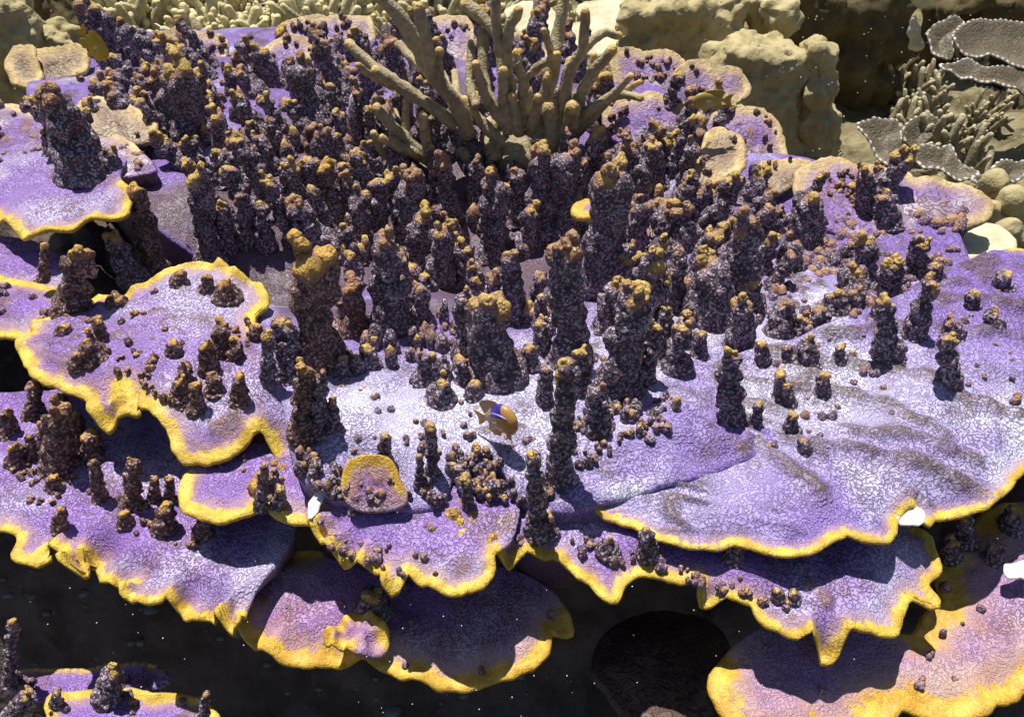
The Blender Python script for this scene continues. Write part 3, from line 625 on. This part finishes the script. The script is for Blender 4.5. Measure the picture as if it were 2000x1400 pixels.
# ------------------------------------------------------------------ upturned plates at the back
BACK = [
 ([(1195,135),(1200,100),(1230,92),(1262,102),(1300,100),(1335,118),(1338,150),(1310,185,0),(1230,190,0)], (.09,2.35,.9), M_FAR, 'upright purple plate coral behind the brown branching coral, with tan scalloped top', 20, (1265,140)),
 ([(1335,130),(1350,118),(1385,122),(1390,136),(1430,133),(1456,150),(1460,178),(1435,200),(1395,215,0),(1330,205,0),(1310,160,0)], (.09,2.32,.9), M_FAR, 'upright purple plate coral above the olive fish at the back', 10, (1385,165)),
 ([(1185,205),(1215,190),(1255,183),(1290,182),(1310,188),(1345,200),(1372,228),(1376,255),(1340,280,0),(1250,290,0),(1190,260,0)], (.07,1.98,.75), M_FAR, 'lilac-tan plate coral rising right of the branching coral', 25, (1275,235)),
 ([(1400,215),(1440,207),(1490,215),(1520,245),(1534,290),(1530,312),(1490,330),(1420,345,0),(1370,300,0),(1385,245,0)], (.06,1.85,.7), M_FAR, 'rounded lilac plate coral next to the tall boulder', 14, (1450,275)),
 ([(1370,300),(1385,262),(1405,255),(1445,270),(1452,300),(1440,335),(1400,352),(1365,355,0),(1350,330,0)], (.08,1.70,.6), M_TAN, 'tan leafy plate coral in front of the rounded lilac plate', 4, (1400,310)),
 ([(1478,345),(1490,318),(1520,307),(1550,308),(1585,325),(1560,350,0),(1520,375,0),(1485,372)], (.05,1.65,.6), M_TAN, 'tan rounded plate coral below the rounded lilac plate', 4, (1525,340)),
 ([(1560,335),(1600,312),(1640,306),(1668,318),(1700,318),(1760,335),(1800,352),(1850,355),(1905,372),(1935,395),(1930,420),(1880,440),(1840,470,0),(1700,470,0),(1580,420,0)], (.06,1.60,.35), M_FAR, 'flat pinkish-lilac plate coral along the back right edge of the mound', 60, (1730,390)),
 ([(15,120),(28,95),(60,92),(70,118),(78,150),(62,165),(25,155)], (.14,2.45,.8), M_TAN, 'pale yellow curled plate coral at upper left beside the boulders', 0, (45,128)),
 ([(65,105),(90,92),(150,88),(170,105),(165,140),(110,150,0),(75,140,0)], (.14,2.5,.8), M_TAN, 'tan plate coral at upper left below the yellow fish', 0, (115,118)),
 ([(160,200),(200,190),(250,205),(300,240),(280,270,0),(200,260,0),(150,230)], (.12,1.9,.4), M_TAN, 'tan-grey leaf plate between the left columns', 2, (215,225)),
 ([(295,95),(330,62),(380,58),(430,68),(442,95),(420,128,0),(350,135,0),(300,125,0)], (.10,2.6,.8), M_FAR, 'flat purple plate coral at upper left edge of the mound', 16, (370,95)),
 ([(505,115),(530,80),(570,70),(610,85),(600,120),(560,150,0),(510,140,0)], (.09,2.55,.7), M_FAR, 'pink-purple plate coral half hidden by columns at upper left', 10, (555,108)),
 ([(545,50),(600,35),(660,30),(720,38),(720,90,0),(640,100,0),(560,85,0)], (.10,2.75,.7), M_FAR, 'knobbly purple plate coral at the top behind the left columns', 26, (635,62)),
 ([(830,55),(850,35),(890,32),(920,45),(925,90),(900,130,0),(840,120,0)], (.10,2.55,.8), M_FAR, 'purple plate coral seen between the left branches of the brown coral', 8, (875,80)),
 ([(1000,75),(1020,62),(1060,68),(1075,95),(1060,135,0),(1005,130,0)], (.10,2.5,.8), M_FAR, 'purple plate coral seen between the upright branches of the brown coral', 6, (1035,98)),
 ([(1120,408),(1145,392),(1180,396),(1200,410),(1170,425),(1130,420)], (.05,1.55,.2), M_PLATE, 'small smooth lilac plate among the central columns', 0, (1155,408)),
]
for i, (o_, (z0, y0, sl), m_, lab_, nn, ce) in enumerate(BACK):
    plate_thing(o_, plane(z0, y0, sl), m_, lab_, 600 + i * 7, (), nn, M_COLO, (4, 8), centre=ce, rw=.016, ruf=.004, jag=.004, thick=.016, wedge=.08, droop=0, warts=.5, rings=34, ds=.009, lip=.003)

# ------------------------------------------------------------------ branching coral at top centre
def tube_mesh(path, rad, seed, tiplen, seg=12, sub=7):
    P = np.array(path, float); R = np.array(rad, float); n = len(P)
    ext = np.vstack([2 * P[0] - P[1], P, 2 * P[-1] - P[-2]]); Q, RR = [], []
    for i in range(n - 1):
        a, b, c, d = ext[i], ext[i + 1], ext[i + 2], ext[i + 3]
        for j in range(sub):
            t = j / sub
            Q.append(.5 * (2 * b + (-a + c) * t + (2 * a - 5 * b + 4 * c - d) * t * t + (-a + 3 * b - 3 * c + d) * t ** 3)); RR.append(R[i] + (R[i + 1] - R[i]) * t)
    Q.append(P[-1]); RR.append(R[-1])
    Q, RR = np.array(Q), np.array(RR)
    T = np.gradient(Q, axis=0); T /= np.linalg.norm(T, axis=1, keepdims=True) + 1e-9
    e = T[-1]; r = RR[-1]                      # rounded end
    for a in (.35, .65, .85, .97):
        Q = np.vstack([Q, P[-1] + e * r * math.sin(a * math.pi / 2)]); RR = np.append(RR, r * math.cos(a * math.pi / 2)); T = np.vstack([T, e])
    V, A = [], []
    L = np.concatenate([[0], np.cumsum(np.linalg.norm(np.diff(Q, axis=0), axis=1))]); L = L[-1] - L
    up = np.array([0, 1., 0])
    for q, t, r, l in zip(Q, T, RR, L):
        u = np.cross(t, up); u /= np.linalg.norm(u) + 1e-9; v = np.cross(t, u)
        for k in range(seg):
            a = 2 * math.pi * k / seg; V.append(q + (u * math.cos(a) + v * math.sin(a)) * r); A.append(sst(tiplen, 0, l))
    V = np.array(V); cen = np.repeat(Q, seg, 0)
    sc = max(R.mean(), 1e-4)
    V = cen + (V - cen) * (1 + .26 * fbm(V[:, 0] / sc / 1.1, V[:, 1] / sc / 1.1, V[:, 2] / sc / 1.1, seed, 3))[:, None]
    m = len(Q); Fq = []
    for i in range(m - 1):
        for k in range(seg):
            k2 = (k + 1) % seg; Fq.append([i * seg + k, i * seg + k2, (i + 1) * seg + k2, (i + 1) * seg + k])
    Fq.append(list(range((m - 1) * seg, m * seg))); Fq.append(list(range(seg))[::-1])
    return V, Fq, np.array(A)
STAG = [  # tip first ... root last, width px at tip, at root
 ([(682,88),(737,135),(790,172),(850,215)],22,28),([(735,140),(775,166),(850,215),(890,245)],24,30),([(818,17),(835,88),(848,150),(888,200),(915,265)],24,36),
 ([(738,-12),(785,40),(815,95),(850,152)],28,38),([(912,10),(948,42),(975,70),(985,135),(988,190),(1000,260)],28,40),([(968,-4),(970,60),(980,110)],20,28),
 ([(1012,22),(993,62),(990,118),(995,180)],22,28),([(942,60),(945,150),(960,210)],22,28),([(920,85),(917,160),(930,210)],16,22),([(930,127),(945,180),(965,215),(1000,255)],20,32),
 ([(983,140),(985,195),(1000,250)],22,34),([(1008,103),(1018,147),(1030,195),(1030,250)],16,28),([(1088,107),(1038,143),(1022,172),(1025,240)],16,26),([(1023,153),(1020,180),(1022,220)],18,20),
 ([(1105,-14),(1090,68),(1083,112),(1065,200),(1050,270)],26,38),([(1143,24),(1137,95),(1112,142),(1100,205),(1080,270)],20,30),([(1208,70),(1176,67),(1140,98),(1110,150),(1095,212),(1075,275)],16,30),
 ([(1196,97),(1155,147),(1130,200),(1105,265)],22,34),([(1070,150),(1060,200),(1040,255)],20,30),([(1232,150),(1196,185),(1140,225),(1095,265)],16,32),([(1248,162),(1220,178),(1190,192)],13,18),
 ([(1252,192),(1215,185),(1180,200)],16,20),([(1182,202),(1150,232),(1110,275)],20,32),([(862,150),(882,195),(915,245)],26,34),([(906,197),(940,240),(985,280)],22,30),([(958,243),(958,275),(965,315)],34,36),
 ([(1075,212),(1080,245),(1075,300)],44,50),([(1118,212),(1112,245),(1095,290)],34,40),([(738,212),(765,245),(805,285),(850,312)],24,32),([(730,262),(752,300),(790,330)],18,24),([(745,270),(790,292),(840,315)],18,26),
 ([(793,197),(795,270),(820,315)],16,24),([(825,227),(835,290),(850,320)],20,26),([(770,180),(775,230),(795,270)],12,20),([(888,142),(892,180),(905,220)],16,22),([(780,88),(812,122),(850,152)],20,24),
 ([(1115,122),(1100,190),(1080,250)],24,34),([(858,100),(856,140),(870,180)],18,26),([(1050,190),(1045,225),(1035,260)],18,26),([(1000,190),(1008,225),(1015,262)],20,28),([(880,255),(890,285),(920,310)],22,28),([(1015,270),(1010,295),(1000,330)],60,70),
 ([(1160,110),(1150,150),(1125,190)],16,22),([(1062,60),(1075,100),(1080,130)],14,20),([(700,128),(730,150),(770,170)],14,20)]
sr = at_y(1000, 315, 1.9)
stag = thing('branching_coral', sr, 'olive brown branching coral with orange-tipped antler branches at top centre', 'coral')
for i, (pts, w0, w1) in enumerate(STAG):
    rg = random.Random(70 + i); yo = 1.9 + rg.uniform(-.12, .16); n = len(pts)
    P, R = [], []
    for k, q in enumerate(pts[::-1]):
        t = k / (n - 1); p = at_y(q[0], q[1], 1.9 + (yo - 1.9) * t); P.append(p - sr); R.append((w1 * .92 + (w0 - w1 * .92) * t) * .46 * pxm(p))
    V, Fq, A = tube_mesh(P, R, 70 + i, .035 * (1 if i % 3 else 1.8))
    obj('branch', mesh_np('branch', V, Fq, dict(tip=A * (1.0 if i in (11, 12, 13, 16, 19, 20, 4, 17) else .65))), M_BRANCH, stag)

# ------------------------------------------------------------------ boulder corals
def boulder(label, lobes, y, mat, seed, voxel=.012, name='boulder_coral', amp=.026, stem=True):
    P = [(at_y(a, b, y + (dy[0] if dy else 0)), r) for a, b, r, *dy in lobes]
    B = []
    low = min(p[2] for p, _ in P); gx = np.mean([p[0] for p, _ in P])
    for p, r in P:
        q = r * .93 * pxm(p); B.append((*p, q, q * .9, q))
    zf = float(z_sea(gx, y)); cx = gx
    for p, r in P:                      # stem down to the seabed
        q = r * pxm(p)
        z = p[2]
        while stem and z > zf - .05:
            B.append((p[0], p[1] + .09, z, q * .84, q * .8, q)); z -= q * .7
    org = (gx, y, zf)
    def post(V, N, og):
        W = V + og; d = fbm(W[:, 0] / .11, W[:, 1] / .11, W[:, 2] / .11, seed, 3); e = np.abs(fbm(W[:, 0] / .045, W[:, 1] / .045, W[:, 2] / .045, seed + 3, 3))
        return V + N * (amp * d - amp * .75 * e)[:, None], np.zeros(len(V))
    rec = solid(name, B, voxel, mat, None, org, post, smooth=4)
    rec['after'] = [lambda o: tag(o, label, 'coral')]
boulder('lumpy olive boulder coral with bulging lobes at the upper right', [(1462,112,52),(1512,130,58),(1440,185,66),(1505,205,72),(1545,260,60),(1480,265,66),(1415,140,40),(1550,150,36)], 2.62, M_BOULD, 21)
boulder('tall pillar-shaped olive boulder coral with pale scar on top', [(1600,122,44),(1603,180,48),(1598,240,50),(1600,300,54),(1625,140,24)], 2.58, M_BOULD, 22)
boulder('wide bumpy olive boulder coral behind the branching coral on the right', [(1262,70,50),(1310,40,66),(1352,110,64),(1400,62,62),(1292,112,46),(1240,40,32),(1432,22,48),(1340,160,54),(1400,165,54),(1225,90,24),(1370,20,50)], 2.95, M_BOULD, 23, amp=.026)
boulder('rough small olive knob coral at the top between the two big boulders', [(1522,34,38),(1540,52,28),(1500,20,28)], 2.9, M_BOULD, 24, amp=.025)
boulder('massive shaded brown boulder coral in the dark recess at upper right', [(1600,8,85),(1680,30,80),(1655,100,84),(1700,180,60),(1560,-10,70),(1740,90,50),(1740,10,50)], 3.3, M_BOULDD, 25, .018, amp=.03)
boulder('olive boulder coral in the top left corner', [(15,30,48),(50,75,46),(0,90,50),(-40,60,50)], 2.75, M_BOULD, 26)
boulder('yellowish low lobe of boulder coral beside the yellow fish', [(95,78,30),(125,88,28),(75,92,26)], 2.8, M_BOULD, 27)
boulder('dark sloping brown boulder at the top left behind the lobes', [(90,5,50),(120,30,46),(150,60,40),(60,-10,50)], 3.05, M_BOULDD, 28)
boulder('round tan boulder coral at right edge above the cream slab', [(1975,392,38),(1995,430,36)], 1.72, M_BOULD, 29, .009, amp=.008)
boulder('small smooth tan ball coral beside the grey cup corals', [(1890,368,24)], 2.1, M_BOULD, 30, .009, amp=.006)
boulder('tan lumpy boulder coral at right edge touching the cream slab', [(1965,452,34),(1930,466,22),(1995,470,28)], 1.62, M_BOULD, 31, .009, amp=.008)
boulder('upright yellow-cream dead coral knob in the dark recess at upper right', [(1785,60,18),(1790,85,20),(1785,38,12)], 3.02, M_CREAM, 32, .01, amp=.012, stem=False)
boulder('small yellow-cream coral knob at the top edge above the dark recess', [(1800,5,18),(1792,-10,20)], 3.05, M_CREAM, 33, .01, amp=.01, stem=False)
boulder('long brown rock ridge along the top right corner', [(1850,25,28),(1890,12,30),(1930,0,34),(1980,20,40),(2010,60,40),(1940,40,30)], 3.4, M_BOULDD, 34, .018, amp=.03)
# flat pale slabs behind the branching coral, cream slab on the right
for i, (o_, pl_, lab_) in enumerate([
  ([(990,20),(1010,2),(1060,0),(1090,30),(1110,60),(1070,75),(1020,60)], plane(.0,3.3,.35), 'pale flat dead coral slab behind the upright branches'),
  ([(1100,50),(1150,35),(1205,45),(1215,80),(1160,100),(1110,85)], plane(-.02,3.05,.3), 'pale flat dead coral slab left of the bumpy olive boulder'),
  ([(1130,8),(1200,-10),(1240,15),(1230,40),(1160,38)], plane(.02,3.5,.35), 'pale flat dead coral slab at the top edge beside the bumpy boulder'),
  ([(1828,492),(1850,462),(1895,448),(1930,430),(1965,438),(1985,470),(1940,488),(1880,497)], plane(-.03,1.6,.12), 'cream bare dead coral slab at right under the watermark side')]):
    if i == 3: lab_ = 'cream bare dead coral slab at the right edge of the mound'
    c = np.mean([cast(q[0], q[1], pl_) for q in o_], axis=0)
    t = thing('coral_slab', (c[0], c[1], c[2] - .05), lab_, 'coral')
    plate('slab', o_, pl_, M_CREAM, t, 800 + i, ruf=.004, thick=.02, wedge=.3, rings=26, ds=.012, maxthick=.3)

# ------------------------------------------------------------------ grey cup corals on the right
CUPS = [
 ([(1672,262),(1680,248),(1715,238),(1748,244),(1758,270),(1750,320,0),(1742,345,.4),(1718,318),(1698,286)], (-.12,2.5,.7), 'grey leaf coral with pale rim, leftmost below the tall boulder', (1722,280)),
 ([(1762,262),(1785,242),(1815,239),(1838,250),(1836,268),(1800,282,.3),(1772,280,.3)], (-.10,2.6,.7), 'small grey leaf coral with pale rim right of the leftmost one', (1800,260)),
 ([(1782,312),(1800,296),(1822,300),(1850,296),(1858,312),(1880,335),(1905,352),(1865,362),(1825,345),(1795,335)], (-.06,2.25,.5), 'pale grey curled leaf coral just behind the lilac plate', (1835,325)),
 ([(1856,85),(1870,65),(1895,55),(1935,50),(1990,58),(2040,70),(2040,130),(1985,140),(1935,120),(1895,118),(1866,103)], (.0,2.7,.6), 'large grey-blue cup coral with bright rim at right edge', (1940,90)),
 ([(1830,140),(1858,136),(1885,128),(1920,144),(1965,142),(2040,140),(2040,190,0),(1930,175),(1870,160)], (-.06,2.6,.45), 'thin grey shelf coral under the large cup coral', (1950,155)),
 ([(1808,70),(1835,52),(1868,46),(1880,60),(1858,90),(1856,120,.4),(1830,130),(1815,105)], (-.02,2.85,.9), 'grey-brown fan-shaped leaf coral left of the large cup coral', (1842,85)),
 ([(1890,372),(1920,350),(1960,330),(2020,318),(2040,345),(1990,358),(1940,372)], (-.05,1.95,.4), 'grey shelf coral with pale rim above the round tan boulder', (1965,350)),
 ([(1895,170),(1920,178),(1960,178),(1955,192),(1915,190)], (-.12,2.55,.4), 'narrow grey shelf coral under the thin shelf at right', (1925,182)),
]
for i, (o_, (z0, y0, sl), lab_, ce) in enumerate(CUPS):
    plate_thing(o_, plane(z0, y0, sl), M_GREY, lab_, 900 + i * 5, (), 0, name='cup_coral', centre=ce, rw=.004, ruf=.012, wl=.05, thick=.008, wedge=.06, droop=-.02, lip=.003, warts=.1, rings=26, ds=.008, maxthick=.06)

# ------------------------------------------------------------------ small branching bushes (background)
def bush_variant(seed, n, L, r):
    rg = random.Random(seed); out = []
    for i in range(n):
        a = rg.uniform(0, 6.283); el = rg.uniform(.35, 1.45); l = L * rg.uniform(.6, 1.1)
        d = np.array([math.cos(a) * math.cos(el), math.sin(a) * math.cos(el), math.sin(el)]); b = np.array([rg.uniform(-1, 1), rg.uniform(-1, 1), 0]) * L * .3
        m = b + d * l * .55 + np.array([rg.uniform(-.1, .1), rg.uniform(-.1, .1), .05]) * l
        out.append(tube_mesh([b, m, b + d * l + np.array([0, 0, .12 * l])], [r * 1.3, r * 1.1, r * .75], seed + i, l * .35, 7, 3))
        if rg.random() < .6:
            e = m + np.array([rg.uniform(-1, 1), rg.uniform(-1, 1), .9]) * l * .28
            out.append(tube_mesh([m, (m + e) / 2 + np.array([0, 0, .02 * l]), e], [r, r * .9, r * .7], seed + 50 + i, l * .3, 7, 3))
    return out
def join(parts):
    V, Fq, A, k = [], [], [], 0
    for v, f, a in parts:
        V.append(v); Fq += [[i + k for i in q] for q in f]; A.append(a); k += len(v)
    return np.concatenate(V), Fq, np.concatenate(A)
VAR = []
for sN in range(7):
    V, Fq, A = join(bush_variant(40 + sN, 15, .13, .013)); VAR.append(mesh_np('thicket_bush', V, Fq, dict(tip=A)))
for me in VAR: me.materials.append(M_BRPALE)
rg = random.Random(9)
def zone(n, x0, x1, y0, y1, mat_i, label, group, sc):
    for i in range(n):
        x, y = rg.uniform(x0, x1), rg.uniform(y0, y1); p = cast(x, y, z_sea)
        o = bpy.data.objects.new('thicket_coral', VAR[rg.randrange(7)]); COL.objects.link(o)
        o.location = (p[0], p[1], p[2] - .02); o.rotation_euler = (0, 0, rg.uniform(0, 6.28)); s_ = rg.choice((.55, .7, .9, 1.1, 1.5, 1.9)) * sc; o.scale = (s_, s_, s_ * rg.uniform(.7, 1.1))
        tag(o, label, 'coral', group)
zone(95, 165, 760, 2, 105, 0, 'pale yellow-grey small branching coral in the thicket along the top left', 'pale thicket corals at the top left', 1.0)
zone(14, 760, 1230, 2, 60, 0, 'pale small branching coral behind the brown branching coral at the top', 'pale thicket corals behind the branching coral', 1.0)
# right-hand bushes: each branch a part
BV = [[mesh_np('branch', v, f, dict(tip=a)) for v, f, a in bush_variant(140 + s_, 8, .15, .0125)] for s_ in range(5)]
for v in BV:
    for me in v: me.materials.append(M_BRGREY)
for i in range(26):
    x, y = rg.uniform(1740, 2010), rg.uniform(175, 350)
    if i >= 20: x, y = rg.uniform(1880, 2010), rg.uniform(60, 140)
    p = cast(x, y, z_sea)
    t = thing('thicket_coral', (p[0], p[1], p[2] - .02), 'grey-brown knobby branching coral in the thicket at right below the grey shelf corals' if i < 20 else 'grey-brown small branching coral beside the large cup coral at right', 'coral',
              'grey thicket corals at the right' if i < 20 else 'grey thicket corals beside the cup coral')
    t.rotation_euler = (0, 0, rg.uniform(0, 6.28)); s_ = rg.uniform(.7, 1.15); t.scale = (s_, s_, s_)
    for me in BV[i % 5]: obj('branch', me, None, t)

# ------------------------------------------------------------------ bare white patches, pebbles in the shade
for (o_, pl_, lab_) in [([(598,925),(618,915),(636,930),(632,955),(618,990),(604,1008),(606,975),(620,952)], plane(-.045,.79,.3), 'small bleached white coral fragment wedged beside the middle front plate'),
                        ([(1758,1000),(1772,988),(1800,992),(1812,1015),(1790,1020),(1765,1012)], plane(-.035,.70,.3), 'small bleached white coral fragment on the edge of the broad right plate'),
                        ([(1965,1100),(1985,1090),(2010,1095),(2010,1120),(1975,1118)], plane(-.15,.70,.3), 'small bleached white coral fragment on the lower right plate')]:
    c = np.mean([cast(q[0], q[1], pl_) for q in o_], axis=0); t = thing('coral_fragment', (c[0], c[1], c[2] - .01), lab_, 'coral')
    plate('fragment', o_, pl_, M_WHITE, t, 77, ruf=.003, wl=.012, thick=.005, wedge=.05, rings=14, ds=.003, jag=.005, warts=0, lip=0, droop=.004)
rg = random.Random(31)
for i in range(60):
    x, y = rg.uniform(0, 1400), rg.uniform(1130, 1400); p = cast(x, y, z_rock); q = rg.uniform(3, 11) * pxm(p) * (1.8 if i < 10 else 1)
    v = ICO2[0] * (1 + .35 * vn(ICO2[0][:, 0] * 1.5 + i, ICO2[0][:, 1] * 1.5, ICO2[0][:, 2] * 1.5, i))[:, None] * np.array([q, q * .8, q * .7])
    o = obj('pebble', mesh_np('pebble', v, ICO2[1]), M_GREYROCK, None, tuple(p)); tag(o, 'small grey coral pebble lying on the dark rock under the plates', 'pebble', 'grey pebbles on the dark rock')

# ------------------------------------------------------------------ fish
def simple_mat(name, c, rough=.35, spec=.5, alpha=1.0):
    b = NB(name); n = b.noise(60, 3); col = b.mix(b.ramp(n, .35, .7), tuple(v * .85 for v in c), c); m = b.done(col, None, rough, spec)
    if alpha < 1: b.b.inputs['Alpha'].default_value = alpha
    return m
M_FYEL = simple_mat('fish_yellow', (.62, .42, .03)); M_FOLI = simple_mat('fish_olive', (.42, .31, .06)); M_FBR = simple_mat('fish_brown', (.34, .19, .07))
M_FBLUE = simple_mat('fish_blue', (.045, .035, .3)); M_FVIO = simple_mat('fish_violet_stripe', (.35, .3, .8)); M_FGREY = simple_mat('fish_grey', (.17, .15, .12)); M_EYE = simple_mat('fish_eye', (.01, .01, .01), .1); M_FIN = simple_mat('fish_clear_fin', (.6, .5, .35), .4, .4, .45)
M_FTAN = simple_mat('fish_tan', (.52, .29, .08)); M_EYER = simple_mat('fish_eye_ring', (.6, .45, .05))
def fish_body(L, hh, ww, n=22, seg=20):
    V, Fq = [], []
    for i in range(n + 1):
        t = i / n; x = (t - .5) * L
        prof = (math.sin(math.pi * min(1, t * 1.02) ** .62)) ** .75 if t < .98 else 0.0
        prof = max(prof * (1 - .0 * t), 0.02 if t < .02 else .17 if t > .9 else .1)
        w_ = prof * (1 - .25 * t)
        for k in range(seg):
            a = 2 * math.pi * k / seg; V.append((x, math.cos(a) * ww * w_, math.sin(a) * hh * prof))
    for i in range(n):
        for k in range(seg):
            k2 = (k + 1) % seg; Fq.append([i * seg + k, i * seg + k2, (i + 1) * seg + k2, (i + 1) * seg + k])
    Fq.append(list(range(seg))[::-1]); Fq.append([n * seg + k for k in range(seg)])
    return np.array(V), Fq
def fin(pts, th=.0008, axis=1):
    n = len(pts); V = [];
    for s_ in (-1, 1):
        for a, b in pts:
            V.append((a, s_ * th, b) if axis == 1 else (a, b, s_ * th))
    Fq = [list(range(n))[::-1], list(range(n, 2 * n))] + [[i, (i + 1) % n, n + (i + 1) % n, n + i] for i in range(n)]
    return np.array(V), Fq
def fish(label, pos, L, rot, mb, mf, mt, mpec, hr=.24, wr=.11, stripes=False):
    t = thing('fish', pos, label, 'fish'); t.rotation_euler = rot
    V, Fq = fish_body(L, L * hr, L * wr); body = obj('body', mesh_np('body', V, Fq), mb, t)
    h = L * hr
    obj('tail_fin', mesh_np('tail_fin', *fin([(.44 * L, .05 * L), (.56 * L, .14 * L), (.74 * L, .2 * L), (.68 * L, .07 * L), (.66 * L, 0), (.68 * L, -.07 * L), (.74 * L, -.2 * L), (.56 * L, -.14 * L), (.44 * L, -.05 * L)]), smooth=False), mt, t)
    obj('dorsal_fin', mesh_np('dorsal_fin', *fin([(-.2 * L, h * .86), (-.1 * L, h * 1.18), (.12 * L, h * 1.28), (.34 * L, h * 1.2), (.46 * L, h * .95), (.4 * L, h * .3), (.1 * L, h * .7)]), smooth=False), mf, t)
    obj('anal_fin', mesh_np('anal_fin', *fin([(.05 * L, -h * .8), (.16 * L, -h * 1.2), (.34 * L, -h * 1.15), (.44 * L, -h * .8), (.38 * L, -h * .3)]), smooth=False), mf, t)
    obj('pelvic_fin', mesh_np('pelvic_fin', *fin([(-.2 * L, -h * .8), (-.12 * L, -h * 1.45), (-.02 * L, -h * 1.3), (-.06 * L, -h * .75)]), smooth=False), mf, t)
    for s_ in (-1, 1):
        V, Fq = fin([(-.17 * L, .0), (-.02 * L, .05 * L), (.06 * L, -.0 * L), (.03 * L, -.1 * L), (-.1 * L, -.09 * L)])
        V = V.copy(); V[:, 1] += s_ * (L * wr * .8 + (V[:, 0] + .17 * L) * .55)
        obj('pectoral_fin', mesh_np('pectoral_fin', V, Fq, smooth=False), mpec, t)
        e = obj('eye', mesh_np('eye', ICO2[0] * L * .034 * np.array([1, .5, 1]) + np.array([-.36 * L, s_ * L * wr * .68, h * .17]), ICO2[1]), M_EYER, t)
        obj('pupil', mesh_np('pupil', ICO2[0] * L * .02 * np.array([1, .6, 1]) + np.array([-.36 * L, s_ * L * (wr * .68 + .013), h * .17]), ICO2[1]), M_EYE, e)
    if stripes:
        V, Fq = fish_body(L * .92, L * hr * 1.02, L * wr * 1.02); keep = [f for f in Fq[:-2] if all(-.40 * L < V[i][0] < .12 * L and V[i][2] > h * .02 for i in f)]
        obj('blue_back', mesh_np('blue_back', V, keep), M_FBLUE, body)
        for s_ in (-1, 1):
            P = [(-.38 * L + .5 * L * k / 8, s_ * L * wr * (.5 + .42 * math.sin(math.pi * (k + 2) / 11)), h * (.10 + .52 * math.sin(math.pi * (k + 1) / 11))) for k in range(9)]
            V, Fq, A = tube_mesh([np.array(p) for p in P], [L * .016] * 9, 3, .01, 8, 3); obj('violet_stripe', mesh_np('violet_stripe', V, Fq), M_FVIO, body)
    return t
p = cast(975, 830, s_base); q = CP + (p - CP) * .955
fish('tiny yellow and blue striped fish hovering over the pale coral floor in the centre', at_y(975, 818, q[1]), .070, (0, math.radians(26), math.radians(140)), M_FTAN, M_FTAN, M_FYEL, M_FIN, .36, .17, True)
fish('olive-yellow fish swimming left in front of the back purple plates', at_y(1385, 197, 1.72), .076, (0, 0, math.radians(6)), M_FOLI, M_FOLI, M_FOLI, M_FIN, .25, .11)
fish('bright yellow fish at upper left beside the olive boulder', at_y(186, 92, 2.05), .078, (math.radians(0), math.radians(-66), math.radians(-150)), M_FYEL, M_FYEL, M_FYEL, M_FIN, .27, .12)

# ------------------------------------------------------------------ drifting specks in the water
rg = random.Random(77); V, Fc, k = [], [], 0
for i in range(170):
    zone_ = rg.random()
    if zone_ < .45: x, y, dist = rg.uniform(1560, 2000), rg.uniform(30, 340), rg.uniform(1.0, 1.9)
    elif zone_ < .8: x, y, dist = rg.uniform(0, 1500), rg.uniform(1050, 1400), rg.uniform(.45, .85)
    else: x, y, dist = rg.uniform(0, 2000), rg.uniform(0, 1400), rg.uniform(.45, .9)
    d = ray(x, y); d /= np.linalg.norm(d); c = CP + d * dist; r = rg.uniform(.6, 1.5) * pxm(c)
    V.append(ICO1[0] * r * np.array([1, 1, rg.uniform(.6, 1.4)]) + c); Fc.append(ICO1[1] + k); k += len(ICO1[0])
o = obj('drifting_specks', mesh_np('drifting_specks', np.concatenate(V), np.concatenate(Fc)), M_WHITE); o['kind'] = 'stuff'
tag(o, 'fine pale specks drifting in the clear water', 'specks')

flush()
